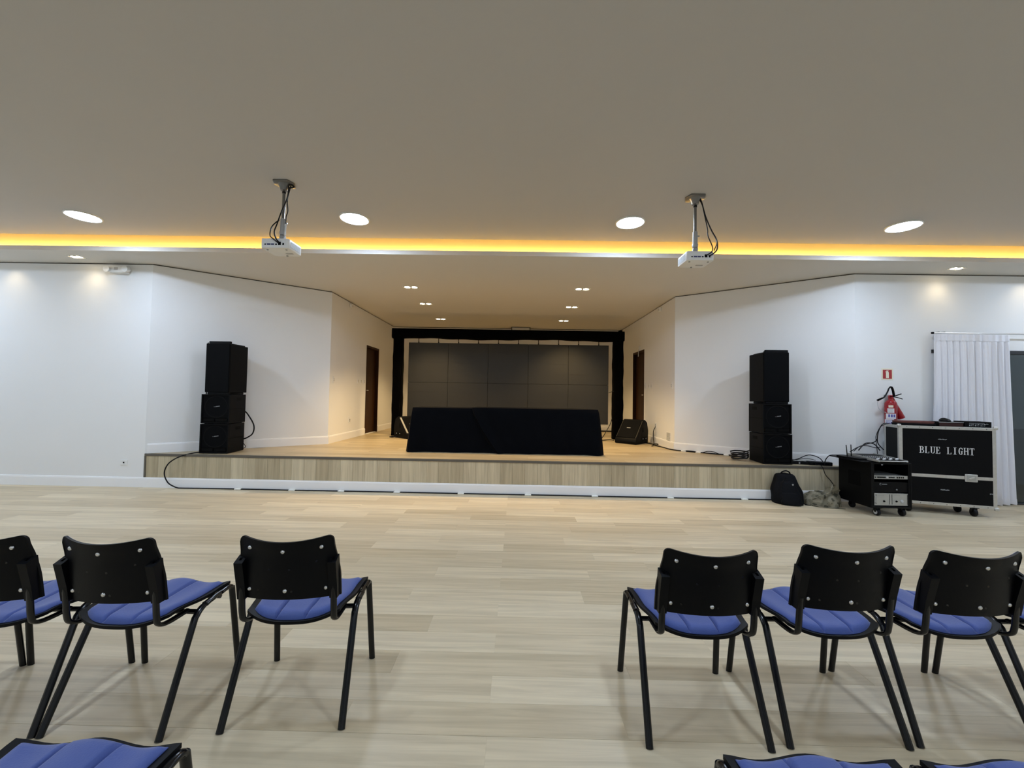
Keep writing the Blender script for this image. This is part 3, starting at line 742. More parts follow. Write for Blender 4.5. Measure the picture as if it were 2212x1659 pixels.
# ------------------------------------------------------------------ projectors
def make_projector(label, side, cables):
    t = thing('projector', label, 'projector', group='ceiling projectors')     # origin at ceiling, local z down
    b = B(); b.prism([(-0.07, -0.075), (0.07, -0.075), (0.10, 0.0), (0.07, 0.075), (-0.07, 0.075), (-0.10, 0.0)], -0.016, 0.0, bev=0.003)
    b.lathe([(0.001, -0.075), (0.032, -0.075), (0.040, -0.045), (0.055, -0.016), (0.001, -0.016)], seg=20); b.obj('ceiling_plate', M['dgrey'], t, smooth=40)
    b = B(); b.cyl((0, 0, -0.43), (0, 0, -0.06), 0.0145, seg=16); b.obj('pole', M['dgrey'], t, smooth=60)
    b = B(); b.lathe([(0.0150, -0.105), (0.0170, -0.105), (0.0170, -0.088), (0.0150, -0.088)], seg=16); b.obj('pole_band', M['cable'], t)
    b = B(); b.lathe([(0.016, -0.497), (0.024, -0.497), (0.024, -0.357), (0.018, -0.352), (0.016, -0.352)], seg=18); b.cyl((0.02, 0, -0.397), (0.042, 0, -0.397), 0.008, seg=8); b.obj('pole_sleeve', M['grey'], t, smooth=40)
    b = B(); b.lathe([(0.001, -0.517), (0.026, -0.512), (0.030, -0.487), (0.022, -0.472), (0.001, -0.472)], seg=16)
    b.obox((0, 0, -0.542), (0.05, 0.035, 0.05), ry=0.15, bev=0.006); b.prism([(-0.055, -0.580), (0.055, -0.580), (0.03, -0.557), (-0.03, -0.557)], -0.03, 0.04, 'Y', bev=0.004); b.obj('mount_joint', M['grey'], t, smooth=40)
    z0, z1 = -0.682, -0.592; ya, yb = -0.125, 0.115; W_ = 0.265
    b = B(); b.prism([(-W_/2+0.012, ya), (W_/2-0.012, ya), (W_/2, ya+0.02), (W_/2, yb-0.02), (W_/2-0.03, yb), (-W_/2+0.03, yb), (-W_/2, yb-0.02), (-W_/2, ya+0.02)], z0, z1, bev=0.006)
    hs = b.obj('housing', M['white'], t, smooth=35)
    b = B(); b.box(-0.105, 0.105, ya-0.002, ya, z0+0.020, z1-0.016, 0.0008); pp = b.obj('port_panel', M['lgrey'] if False else M['white'], t)
    for k, (x, wd, h) in enumerate(((-0.085, 0.012, 0.012), (-0.052, 0.034, 0.014), (-0.015, 0.030, 0.014), (0.018, 0.016, 0.012), (0.050, 0.026, 0.030), (0.085, 0.014, 0.020))):
        b = B(); b.box(x-wd/2, x+wd/2, ya-0.004, ya-0.001, z0+0.026, z0+0.026+h, 0.0006); b.obj('port', M['bluegrey'] if k in (1, 2) else M['recess'], pp)
    for s in (-1, 1):
        b = B(); x = s*W_/2
        for k in range(9): b.box(min(x, x+s*0.002), max(x, x+s*0.002), -0.085+k*0.019, -0.072+k*0.019, z0+0.018, z1-0.018)
        b.obj('vent', M['lgrey'], t)
    b = B(); b.cyl((side*0.07, yb-0.01, (z0+z1)/2), (side*0.07, yb+0.025, (z0+z1)/2), 0.032, 0.030, seg=20); b.obj('lens', M['recess'], t, smooth=50)
    b = B(); b.box(0.02, 0.09, 0.02, 0.045, z0-0.0015, z0, 0.0003); b.obj('label_plate', M['grey'], t)
    for x, y in ((-0.09, -0.08), (0.09, -0.08), (0, 0.09)):
        b = B(); b.cyl((x, y, z0-0.008), (x, y, z0), 0.009, seg=10); b.obj('foot', M['grey'], t)
    for pts, rad, m in cables:
        b = B(); b.tube(smoothpath([(x, y, z*1.043) for x, y, z in pts], 6), rad*1.35, 6); b.obj('cable', M[m], t, smooth=60)
    return t
pr1 = make_projector('white projector on ceiling pole left of the stage', 1, [
    ([(0.062, -0.01, 0.0), (0.055, -0.02, -0.05), (0.045, -0.02, -0.15), (0.0, -0.03, -0.28), (-0.025, -0.05, -0.40), (-0.02, -0.10, -0.50), (0.03, -0.15, -0.58), (0.05, -0.127, -0.61)], 0.0045, 'cable'),
    ([(0.068, 0.0, 0.0), (0.062, -0.01, -0.06), (0.04, -0.01, -0.17), (0.055, -0.02, -0.27), (0.04, -0.02, -0.33), (0.035, -0.01, -0.40)], 0.004, 'cable'),
    ([(0.035, -0.01, -0.39), (0.03, -0.01, -0.46), (0.032, -0.02, -0.50)], 0.0055, 'white'),
    ([(-0.02, -0.03, -0.36), (-0.075, -0.05, -0.43), (-0.06, -0.10, -0.53), (0.0, -0.15, -0.58), (0.045, -0.127, -0.615)], 0.004, 'cable'),
    ([(0.06, -0.005, -0.01), (0.095, 0.0, -0.035), (0.04, 0.0, -0.045)], 0.006, 'cable')])
pr1.location = (-2.295, 3.79, ZC)
pr2 = make_projector('white projector on ceiling pole right of the stage', -1, [
    ([(0.03, -0.02, 0.0), (0.05, -0.03, -0.06), (0.09, -0.03, -0.20), (0.14, -0.04, -0.33), (0.185, -0.06, -0.44), (0.17, -0.10, -0.54), (0.11, -0.14, -0.60), (0.075, -0.127, -0.615)], 0.0050, 'cable'),
    ([(0.035, -0.02, 0.0), (0.055, -0.03, -0.08), (0.085, -0.03, -0.21), (0.105, -0.04, -0.33), (0.10, -0.06, -0.40), (0.125, -0.10, -0.52), (0.10, -0.13, -0.58), (0.05, -0.127, -0.61)], 0.0040, 'cable'),
    ([(0.02, -0.02, -0.005), (0.06, -0.03, -0.10), (0.095, -0.035, -0.22), (0.15, -0.05, -0.36), (0.18, -0.08, -0.46), (0.13, -0.12, -0.56)], 0.0035, 'cable')])
pr2.location = (1.765, 3.975, ZC)

# ------------------------------------------------------------------ flight case
t = thing('flight_case', 'big black flight case with aluminium edges lettered BLUE LIGHT beside the curtain', 'case', (5.06, 5.335, 0), R_(-17))
CW, CD, CZ0, CZ1, CM = 0.965, 0.33, 0.112, 1.116, 0.480
b = B(); b.box(0, CW, 0, CD, CM, CZ1); b.obj('upper_shell', M['blackcase'], t)
b = B(); b.box(0, CW, 0, CD, CZ0, CM); b.obj('lower_shell', M['blackcase'], t)
e, k = 0.034, 0.003
def edge(x0, x1, y0, y1, z0, z1): b = B(); b.box(x0, x1, y0, y1, z0, z1, 0.0012); b.obj('edge_trim', M['alu'], t)
for z0, z1 in ((CZ0-k, CZ0+e), (CM-0.020, CM+0.020), (CZ1-e, CZ1+k)):
    edge(-k, CW+k, -k, 0, z0, z1); edge(-k, 0, 0, CD, z0, z1); edge(CW, CW+k, 0, CD, z0, z1)
for z0, z1 in ((CZ1, CZ1+k),):
    edge(0, CW, 0, e, z0, z1); edge(0, CW, CD-e, CD, z0, z1); edge(0, e, e, CD-e, z0, z1); edge(CW-e, CW, e, CD-e, z0, z1)
for z0, z1 in ((CZ0+e, CM-0.02), (CM+0.02, CZ1-e)):
    for x0, x1 in ((-k, e), (CW-e, CW+k)): edge(x0, x1, -k, 0, z0, z1)
    edge(-k, 0, 0, e, z0, z1); edge(-k, 0, CD-e, CD, z0, z1); edge(CW, CW+k, 0, e, z0, z1)
for x in (0, CW):
    for z in (CZ0, CZ1):
        b = B(); b.obox((x, 0.004, z), (0.044, 0.032, 0.044), bev=0.012, seg=2); b.obj('corner_cap', M['alu'], t, smooth=50)
for x in (0.055, 0.72):
    b = B(); b.box(x-0.062, x+0.062, -0.012, -0.0025, CM-0.048, CM+0.048, 0.006); l_ = b.obj('latch', M['alu'], t)
    b = B(); b.box(x-0.045, x+0.045, -0.015, -0.012, CM-0.034, CM+0.034, 0.003); b.obj('latch_dish', M['silver'], l_)
    b = B(); b.obox((x, -0.019, CM), (0.06, 0.006, 0.018), ry=-0.5, bev=0.002); b.obj('latch_key', M['alu'], l_)
for z, x in ((0.945, 0.40), (0.30, 0.42), (0.288, 0.90)):
    b = B(); rng = random.Random(int(z*99+x*10)); q = 0
    while q < (0.085 if x < 0.8 else 0.035):
        wd = rng.uniform(0.004, 0.010); b.box(x+q, x+q+wd, -0.0012, 0, z+rng.uniform(0, 0.006), z+rng.uniform(0.010, 0.018)); q += wd+0.002
    b.obj('worn_sticker', M['badge'], t)
for i in range(7):
    for z in (CZ0+0.012, CZ1-0.014):
        b = B(); b.lathe([(0.001, -0.005), (0.004, -0.0045), (0.005, -0.002), (0.001, -0.002)], c=(0.08+i*0.133, 0, z), seg=8, axis='Y'); b.obj('rivet', M['recess'], t)
def caster(x, y, parent, r=0.045, m='cable', rim=None, top=0.104):
    b = B(); b.box(x-0.035, x+0.035, y-0.035, y+0.035, top-0.006, top); b.prism([(y-0.025, top-0.006), (y+0.03, top-0.006), (y+0.012, r), (y-0.012, r)], x-0.024, x-0.020, 'X'); b.prism([(y-0.025, top-0.006), (y+0.03, top-0.006), (y+0.012, r), (y-0.012, r)], x+0.020, x+0.024, 'X')
    c_ = b.obj('caster', M['steel'], parent)
    b = B(); b.lathe([(0.001, -0.019), (r*0.75, -0.019), (r*0.94, -0.015), (r, -0.006), (r, 0.006), (r*0.94, 0.015), (r*0.75, 0.019), (0.001, 0.019)], c=(x, y, r), seg=20, axis='X'); b.obj('wheel', M[m], c_, smooth=50)
    if rim:
        b = B(); b.lathe([(0.010, -0.0205), (r*0.62, -0.0205), (r*0.62, -0.0185), (0.010, -0.0185)], c=(x, y, r), seg=16, axis='X'); b.lathe([(0.010, 0.0205), (r*0.62, 0.0205), (r*0.62, 0.0185), (0.010, 0.0185)], c=(x, y, r), seg=16, axis='X'); b.obj('hub', M[rim], c_)
for x, y in ((0.10, 0.03), (0.10, 0.25), (0.755, 0.022), (0.70, 0.20)): caster(x, y, t, 0.053, top=CZ0)
# lettering: serif capitals built from strokes
b = B()
def lb(x0, x1, z0, z1): b.box(x0, x1, -0.0022, 0, z0, z1)
def arc(cx, cz, rx, rz, a0, a1, th, n=10):
    P = []
    for i in range(n+1):
        a = R_(a0+(a1-a0)*i/n); P.append((cx+rx*math.cos(a), cz+rz*math.sin(a)))
    for i in reversed(range(n+1)):
        a = R_(a0+(a1-a0)*i/n); tw = th*(0.45+0.55*abs(math.cos(a))); P.append((cx+(rx-tw)*math.cos(a), cz+(rz-th*0.5)*math.sin(a)))
    for i in range(n):
        q = [P[i], P[i+1], P[2*n-i], P[2*n+1-i]]; b.prism(q, -0.0022, 0, 'Y')
hc, st, th = 0.088, 0.011, 0.006
def serif(x, z, w_=0.026): lb(x-w_/2, x+w_/2, z, z+0.004)
def L_B(x):
    lb(x+.008, x+.008+st, 0, hc); serif(x+.010, 0); serif(x+.010, hc-.004)
    lb(x+.018, x+.030, hc-.004, hc); lb(x+.018, x+.030, hc*.52, hc*.52+.005); lb(x+.018, x+.032, 0, .004)
    arc(x+.029, hc*.76, .017, hc*.24, -90, 90, st); arc(x+.031, hc*.27, .021, hc*.27, -90, 90, st)
def L_L(x): lb(x+.008, x+.008+st, 0, hc); serif(x+.0135, hc-.004); serif(x+.0135, 0); lb(x+.010, x+.046, 0, .004); lb(x+.043, x+.047, 0, .022)
def L_U(x):
    lb(x+.007, x+.007+st, .022, hc); lb(x+.042, x+.042+.006, .022, hc); serif(x+.0125, hc-.004); serif(x+.045, hc-.004, .020)
    arc(x+.0275, .024, .0205, .024, 180, 360, .009)
def L_E(x):
    lb(x+.008, x+.008+st, 0, hc); serif(x+.0135, 0); serif(x+.0135, hc-.004); lb(x+.010, x+.046, 0, .004); lb(x+.010, x+.044, hc-.004, hc)
    lb(x+.018, x+.034, hc*.5, hc*.5+.004); lb(x+.032, x+.035, hc*.40, hc*.62); lb(x+.043, x+.047, 0, .022); lb(x+.041, x+.045, hc-.022, hc)
def L_I(x): lb(x+.022, x+.022+st, 0, hc); serif(x+.0275, 0, .030); serif(x+.0275, hc-.004, .030)
def L_G(x):
    arc(x+.030, hc/2, .024, hc/2, 50, 318, st, 16); lb(x+.036, x+.036+.009, .008, hc*.44); lb(x+.030, x+.052, hc*.44, hc*.44+.004); lb(x+.043, x+.047, hc*.68, hc*.95)
def L_H(x):
    for q in (.006, .039): lb(x+q, x+q+st-.001, 0, hc); serif(x+q+.005, 0, .022); serif(x+q+.005, hc-.004, .022)
    lb(x+.014, x+.042, hc*.5, hc*.5+.005)
def L_T(x): lb(x+.022, x+.022+st, 0, hc-.004); serif(x+.0275, 0, .028); lb(x+.004, x+.051, hc-.004, hc); lb(x+.004, x+.008, hc-.022, hc); lb(x+.047, x+.051, hc-.022, hc)
pitch = 0.0595
for i, f in enumerate((L_B, L_L, L_U, L_E, None, L_L, L_I, L_G, L_H, L_T)):
    if f: f(pitch*i)
for v in b.bm.verts: v.co.x = v.co.x*0.935+0.208; v.co.z += 0.768
b.obj('lettering', M['letter'], t)
# things lying on the case
def oncase(dx, dy, z=CZ1+0.003): 
    a = R_(-17); return (5.06+math.cos(a)*dx-math.sin(a)*dy, 5.335+math.sin(a)*dx+math.cos(a)*dy, z)
t = thing('flat_bag', 'flat maroon topped black bag lying on the flight case', 'bag', oncase(0.225, 0.16), R_(-17))
def blob(hx, hy, h, seed, pw_=4.0):
    rng = random.Random(seed); ph = [rng.uniform(0, 6) for _ in range(3)]
    def f(u, v):
        a = 2*PI*u; k = (abs(math.cos(a))**pw_+abs(math.sin(a))**pw_)**(-1/pw_)
        vv = v*1.0; r_ = 1-max(0, (vv-0.35)/0.65)**2*0.999 if vv > 0.35 else 1.0-0.06*(0.35-vv)/0.35
        z = h*min(1, vv/0.45)*(0.78+0.22*math.sin(min(1, vv)*PI/2)) + h*0.10*math.sin(3*a+ph[0])*vv*(1-vv)
        r_ *= 1+0.03*math.sin(5*a+ph[1])
        return Vector((math.cos(a)*k*hx*r_, math.sin(a)*k*hy*r_, z))
    return f
b = B(); b.grid(blob(0.212, 0.12, 0.030, 1), 40, 8, closed_u=True); b.obj('body', M['nylon'], t, smooth=60)
b = B(); b.grid(lambda u, v: blob(0.200, 0.112, 0.038, 2)(u, v)+Vector((0, 0, 0.022)), 40, 8, closed_u=True); b.obj('top_cover', M['maroon'], t, smooth=60)
t = thing('wireless_receiver', 'small black device box on the flight case left of the buttoned unit', 'device', oncase(0.575, 0.17), R_(-17))
b = B(); b.box(-0.125, 0.125, -0.10, 0.10, 0.0, 0.058, 0.003); b.obj('housing', M['rackpaint'], t)
b = B(); b.box(-0.12, 0.12, -0.103, -0.10, 0.004, 0.044, 0.001); b.obj('front_panel', mat('dark_red_panel', (0.03, 0.006, 0.006), 0.3, noise=0.3, nscale=30), t)
b = B(); b.box(-0.125, 0.125, -0.1045, -0.10, 0.049, 0.057); b.obj('trim_line', M['grey'], t)
t = thing('control_unit', 'black rack unit with rows of small buttons on the flight case', 'device', oncase(0.832, 0.165), R_(-17))
b = B(); b.box(-0.128, 0.128, -0.11, 0.09, 0.0, 0.072, 0.003); b.obj('housing', M['rackpaint'], t)
b = B(); b.box(-0.128, 0.128, -0.114, -0.11, 0.0, 0.072, 0.001); b.obj('faceplate', M['blackcase'], t)
for r_ in range(2):
    for c_ in range(9):
        b = B(); x = -0.085+c_*0.0165+(0.006 if c_ > 2 else 0)+(0.006 if c_ > 5 else 0)
        b.box(x-0.004, x+0.004, -0.117, -0.114, 0.016+r_*0.018, 0.024+r_*0.018, 0.0006); b.obj('button', M['badge'] if (r_+c_) % 3 else M['letter'], t)
b = B(); b.tube([(0.083+0.013*math.cos(a), -0.1155, 0.034+0.011*math.sin(a)) for a in [R_(20+20*i) for i in range(9)]], 0.0018, 5); b.obj('logo', M['letter'], t)
b = B(); b.box(-0.09, 0.06, -0.1152, -0.114, 0.050, 0.053); b.obj('printed_line', M['badge'], t)
t = thing('headset', 'small rounded black headset lying on the device box', 'headset', oncase(0.565, 0.16, CZ1+0.061), R_(-17))
b = B(); b.lathe([(0.001, 0.0), (0.052, 0.0), (0.056, 0.010), (0.044, 0.030), (0.020, 0.038), (0.001, 0.039)], seg=24); b.obj('cup', M['plastic'], t, smooth=50)
b = B(); b.tube([(0.05*math.cos(a), 0.02, 0.008+0.036*math.sin(a)) for a in [PI*i/12 for i in range(13)]], 0.006, 8); b.obj('headband', M['steel'], t, smooth=60)
b = B(); b.obox((0.008, -0.012, 0.038), (0.010, 0.03, 0.003)); b.obj('clip', M['badge'], t)

# ------------------------------------------------------------------ equipment rack
RX, RY = 4.425, 5.035
t = thing('equipment_rack', 'black wheeled equipment rack with silver amplifiers in front of the stage end', 'rack', (RX, RY, 0))
RW, RD, RZ0, RZ1 = 0.50, 0.50, 0.105, 0.665
b = B()
b.box(0, 0.02, 0, RD, RZ0, RZ1, 0.002); b.box(RW-0.02, RW, 0, RD, RZ0, RZ1, 0.002); b.box(0.02, RW-0.02, 0, RD, RZ1-0.02, RZ1, 0.002); b.box(0.02, RW-0.02, 0, RD, RZ0, RZ0+0.02, 0.002)
b.box(0.02, RW-0.02, RD-0.015, RD, RZ0+0.02, RZ1-0.02); b.obj('cabinet', M['rackpaint'], t)
for x in (0.02, RW-0.04):
    b = B(); b.box(x, x+0.02, 0.004, 0.014, RZ0+0.02, RZ1-0.02); b.obj('rack_rail', M['rackpaint'], t)
def unit(z0, z1, m, name, y=0.012): b = B(); b.box(0.028, RW-0.028, y, y+0.006, z0, z1, 0.001); b.box(0.045, RW-0.045, y+0.006, 0.40, z0+0.004, z1-0.004); return b.obj(name, M[m], t)
u = unit(0.462, 0.505, 'silver', 'signal_processor')
for x, wd, h in [(0.055, 0.016, 0.014)]+[(0.085+0.013*i, 0.010, 0.018) for i in range(8)]+[(0.225+0.011*i, 0.007, 0.016) for i in range(7)]+[(0.325+0.024*i, 0.014, 0.020) for i in range(4)]:
    b = B(); b.box(x, x+wd, 0.009, 0.012, 0.4835-h/2, 0.4835+h/2, 0.0005); b.obj('display_block', M['recess'], u)
b = B(); b.lathe([(0.001, 0.004), (0.013, 0.005), (0.014, 0.012), (0.001, 0.012)], c=(0.205, 0, 0.4835), seg=16, axis='Y'); b.obj('dial', M['knob'], u)
u = unit(0.300, 0.425, 'blackcase', 'black_power_amplifier')
b = B(); b.tube([(0.125+0.011*math.cos(a), 0.0115, 0.398+0.011*math.sin(a)) for a in [R_(50+26*i) for i in range(11)]], 0.0028, 6); b.box(0.142, 0.205, 0.0108, 0.012, 0.394, 0.402); b.obj('badge', M['badge'], u)
b = B(); b.cyl((0.32, 0.004, 0.333), (0.32, 0.012, 0.333), 0.008, seg=10); b.obj('knob', M['badge'], u)
u = unit(0.135, 0.285, 'silver', 'silver_power_amplifier')
for x in (0.065, 0.232, 0.262, 0.452):
    b = B(); b.box(x, x+0.004, 0.010, 0.012, 0.150, 0.272); b.obj('panel_joint', M['recess'], u)
for x in (0.165, 0.318):
    b = B(); b.lathe([(0.001, 0.002), (0.010, 0.003), (0.012, 0.012), (0.001, 0.012)], c=(x, 0, 0.188), seg=12, axis='Y'); b.obj('knob', M['recess'], u)
b = B(); b.lathe([(0.001, 0.0), (0.017, 0.002), (0.018, 0.012), (0.001, 0.012)], c=(0.385, 0, 0.190), seg=14, axis='Y'); b.obj('knob', M['knob'], u)
for x, z in ((0.085, 0.255), (0.285, 0.258)):
    b = B(); b.box(x, x+0.08, 0.0112, 0.012, z, z+0.006); b.obj('printed_line', M['grey'], u)
b = B(); b.tube([(0.045, 0.012, 0.165), (0.045, -0.015, 0.175), (0.045, -0.015, 0.250), (0.045, 0.012, 0.260)], 0.005, 8); b.obj('handle', M['grey'], u)
for x in (0.07, RW-0.10):
    for y in (0.05, 0.42): 
        caster(x+0.04 if x < 0.2 else x+0.02, y, t, 0.045, 'cable', 'knob' if x < 0.2 and y < 0.2 else None)
b = B(); b.box(-0.11, RW-0.03, 0.02, RD+0.02, RZ1, RZ1+0.010, 0.002); b.obj('lid_board', M['rackpaint'], t)
b = B(); b.box(-0.0015, 0.0, 0.16, 0.34, 0.34, 0.52); b.obj('side_recess', M['recess'], t)
b = B(); b.obox((0.13, -0.004, RZ1-0.025), (0.02, 0.008, 0.012), bev=0.002); b.obj('latch', M['badge'], t)

t = thing('mixing_console', 'sloping audio mixer with grey side rails on top of the rack', 'mixer', (RX+0.045, RY-0.045, RZ1-0.002))
MW, MD = 0.36, 0.46
b = B(); b.prism([(0.003, 0.0135), (MD, 0.0135), (MD, 0.058), (0.30, 0.054), (0.0, 0.034)], 0.012, MW-0.012, 'X', bev=0.003); b.obj('body', M['rackpaint'], t)
for x in (0.0, MW-0.012):
    b = B(); b.prism([(-0.012, 0.018), (-0.008, 0.040), (0.30, 0.062), (MD, 0.066), (MD, 0.018)], x, x+0.012, 'X', bev=0.002); b.obj('side_rail', M['silver'], t)
b = B(); b.box(0.0, MW, -0.014, -0.002, 0.024, 0.034, 0.003); b.obj('front_rail', M['silver'], t)
for i in range(12):
    b = B(); x = 0.035+i*0.026; y = 0.05+0.018*((i*7) % 3); b.obox((x, y, 0.034+y*0.067+0.008), (0.011, 0.022, 0.016), rx=0.067, bev=0.002); b.obj('fader', M['letter'], t)
for i in range(12):
    for j in range(3):
        b = B(); x = 0.035+i*0.026; y = 0.14+j*0.05; z = 0.034+y*0.067; b.lathe([(0.006, 0.0), (0.005, 0.011), (0.001, 0.011)], c=(x, y, z), seg=8); b.obj('knob', M['grey'] if j else M['badge'], t)
t = thing('wireless_router', 'black flat router with two upright antennas on the rack left of the mixer', 'router', (RX-0.055, RY+0.30, RZ1+0.010))
b = B(); b.prism([(0.0, -0.20), (0.092, -0.20), (0.092, 0.12), (-0.04, 0.12), (-0.05, 0.0)], 0.0, 0.024, bev=0.004); b.obj('housing', M['plastic'], t)
for x, y, tl in ((-0.015, -0.03, -0.10), (0.078, 0.02, -0.03)):
    b = B(); b.cyl((x, y, 0.02), (x+tl*0.16, y, 0.175), 0.0065, 0.005, seg=8); b.obj('antenna', M['steel'], t, smooth=60)

# ------------------------------------------------------------------ backpack and camouflage bag
t = thing('backpack', 'black backpack standing on the floor against the stage front', 'backpack', (3.775, 5.60, 0), R_(-14)); t.scale = (0.94, 0.94, 0.95)
def pack(hx, hy, h, top, lean, yoff=0.0, z0=0.0, ex=2.8):
    def f(u, v):
        a = 2*PI*u; k = (abs(math.cos(a))**ex+abs(math.sin(a))**ex)**(-1/ex)
        ww = 1-(1-top)*ss(0.35, 0.95, v)-0.05*(1-ss(0, 0.12, v)); cap = math.sqrt(max(0.0, 1-max(0, (v-0.86)/0.14)**2))
        dp = (1-0.45*ss(0.2, 1, v))*max(cap, 0.02); ww *= max(cap, 0.02)**0.6
        fold = 1+0.015*math.sin(9*v+3*a)+0.012*math.sin(17*v-2*a)
        return Vector((math.cos(a)*k*hx*ww*fold-0.02*v, math.sin(a)*k*hy*dp*fold+lean*v+yoff, z0+h*v))
    return f
b = B(); b.grid(pack(0.20, 0.13, 0.43, 0.66, 0.07), 36, 22, closed_u=True); b.obj('body', M['nylon'], t, smooth=60)
b = B(); b.grid(pack(0.155, 0.085, 0.32, 0.6, 0.06, -0.075, 0.01), 32, 18, closed_u=True); fp = b.obj('front_pocket', M['nylon'], t, smooth=60)
b = B(); b.grid(pack(0.13, 0.045, 0.16, 0.75, 0.03, -0.145, 0.02), 28, 12, closed_u=True); b.obj('lower_pocket', M['nylon'], t, smooth=60)
b = B(); b.tube(smoothpath([(-0.075, 0.045, 0.405), (-0.06, 0.03, 0.445), (-0.01, 0.025, 0.463), (0.035, 0.03, 0.44), (0.05, 0.045, 0.40)], 5), 0.010, 8); b.obj('handle', M['nylon'], t, smooth=60)
b = B(); b.lathe([(0.001, -0.004), (0.011, -0.003), (0.012, 0.003), (0.001, 0.003)], c=(0.035, -0.088, 0.285), seg=12, axis='Y'); b.obj('emblem', M['badge'], fp)
b = B(); b.tube(smoothpath([(0.16, -0.02, 0.05), (0.20, -0.05, 0.012), (0.25, -0.06, 0.004), (0.28, -0.05, 0.004)], 4), 0.006, 6); b.obj('strap', M['nylon'], t)
b = B(); b.tube(smoothpath([(-0.115, -0.06, 0.12), (-0.11, -0.085, 0.22), (-0.085, -0.06, 0.32), (-0.03, -0.03, 0.37)], 5), 0.003, 6); b.obj('zip', M['steel'], t)

t = thing('duffel_bag', 'crumpled camouflage duffel bag on the floor beside the black rack', 'bag', (4.205, 5.555, 0), R_(-6))
def heap(u, v):
    a = 2*PI*u; ex = 2.3; k = (abs(math.cos(a))**ex+abs(math.sin(a))**ex)**(-1/ex)
    prof = math.cos(v*PI/2)**0.55; x = math.cos(a)*k*0.225*prof; y = math.sin(a)*k*0.155*prof
    hgt = 0.165+0.10*ss(0.0, 0.2, x)
    z = hgt*math.sin(v*PI/2)**0.9
    n = 0.014*math.sin(31*x+9*y+4*z)*math.sin(17*y-13*z+1)+0.010*math.sin(53*x-31*z)
    return Vector((x*(1+n*2), y+n*0.9, max(0, z+n*(1 if v > 0.05 else 0))))
b = B(); b.grid(heap, 56, 26, closed_u=True); b.obj('body', M['camo'], t, smooth=70)
b = B(); b.grid(lambda u, v: Vector((0.075+0.10*u+0.02*math.sin(6*v), -0.115+0.05*u+0.03*math.sin(3*v+1)-0.02*v, 0.02+0.275*v*(1-0.25*u))), 6, 14,
                lambda u, v: Vector((0.075+0.10*u+0.02*math.sin(6*v), -0.100+0.05*u+0.03*math.sin(3*v+1)-0.02*v, 0.02+0.265*v*(1-0.25*u)))); b.obj('side_flap', M['camo'], t, smooth=70)
b = B(); b.tube(smoothpath([(-0.17, -0.10, 0.10), (-0.09, -0.145, 0.155), (0.0, -0.13, 0.185), (0.06, -0.10, 0.24), (0.10, -0.06, 0.285), (0.14, -0.04, 0.27)], 6), 0.014, 8, r2=0.004); b.obj('strap', M['camo'], t, smooth=60)
b = B(); b.tube(smoothpath([(-0.20, -0.06, 0.03), (-0.12, -0.165, 0.012), (0.0, -0.18, 0.008), (0.12, -0.185, 0.007), (0.17, -0.20, 0.006)], 6), 0.009, 6, r2=0.004); b.obj('strap', M['camo'], t, smooth=60)

# ------------------------------------------------------------------ fire extinguisher and sign
t = thing('fire_extinguisher', 'red fire extinguisher with black hose hanging on the right wall', 'extinguisher', (5.283, 5.690, 1.045))
b = B(); b.lathe([(0.001, 0.0), (0.062, 0.0), (0.069, 0.010), (0.069, 0.335), (0.065, 0.365), (0.050, 0.392), (0.027, 0.408), (0.022, 0.425), (0.001, 0.425)], seg=32); b.obj('cylinder', M['red'], t, smooth=40)
b = B(); b.lathe([(0.001, 0.423), (0.028, 0.423), (0.030, 0.462), (0.020, 0.474), (0.001, 0.476)], seg=18); b.obj('valve', M['red'], t, smooth=40)
b = B(); b.tube(smoothpath([(-0.03, -0.02, 0.452), (0.03, -0.03, 0.464), (0.09, -0.035, 0.486), (0.115, -0.035, 0.494)], 4), 0.007, 8); b.tube(smoothpath([(0.0, -0.02, 0.454), (0.06, -0.03, 0.444), (0.11, -0.035, 0.429), (0.13, -0.035, 0.422)], 4), 0.006, 8); b.obj('grip_lever', M['recess'], t, smooth=60)
b = B(); b.tube(smoothpath([(0.025, -0.01, 0.450), (0.010, -0.03, 0.52), (-0.022, -0.035, 0.590), (-0.052, -0.035, 0.572), (-0.080, -0.035, 0.510), (-0.12, -0.035, 0.448), (-0.155, -0.035, 0.425)], 7), 0.009, 8); b.obj('hose', M['cable'], t, smooth=60)
b = B(); b.tube([(-0.145, -0.035, 0.432), (-0.215, -0.035, 0.398)], [0.011, 0.014], 10); b.obj('nozzle', M['recess'], t)
b = B(); b.tube(smoothpath([(0.018, -0.03, 0.47), (0.000, -0.032, 0.55), (-0.018, -0.033, 0.588)], 5), 0.014, 8); b.obj('hose_grip', M['recess'], t, smooth=60)
b = B(); b.tube(smoothpath([(-0.21, -0.03, 0.392), (-0.205, -0.03, 0.31), (-0.15, -0.02, 0.25), (-0.07, -0.01, 0.23)], 6), 0.003, 6); b.obj('cord', M['lgrey'], t)
b = B(); b.tube([(0.030, 0.020, 0.47), (0.085, 0.018, 0.33), (0.150, 0.015, 0.165), (0.155, 0.015, 0.155)], [0.012, 0.024, 0.046, 0.047], 16); b.obj('discharge_horn', M['red'], t, smooth=60)
def patch(x_a0, x_a1, z0, z1, m, nm, rr=0.0698):
    b = B(); b.grid(lambda u, v: Vector((rr*math.cos(R_(x_a0+(x_a1-x_a0)*u)), rr*math.sin(R_(x_a0+(x_a1-x_a0)*u)), z0+(z1-z0)*v)), 10, 1); b.obj(nm, M[m], t)
patch(208, 250, 0.300, 0.332, 'cream', 'label'); patch(198, 258, 0.225, 0.288, 'labelw', 'label'); patch(180, 275, 0.140, 0.215, 'labelw', 'label'); patch(165, 255, 0.06, 0.135, 'labelw', 'label')
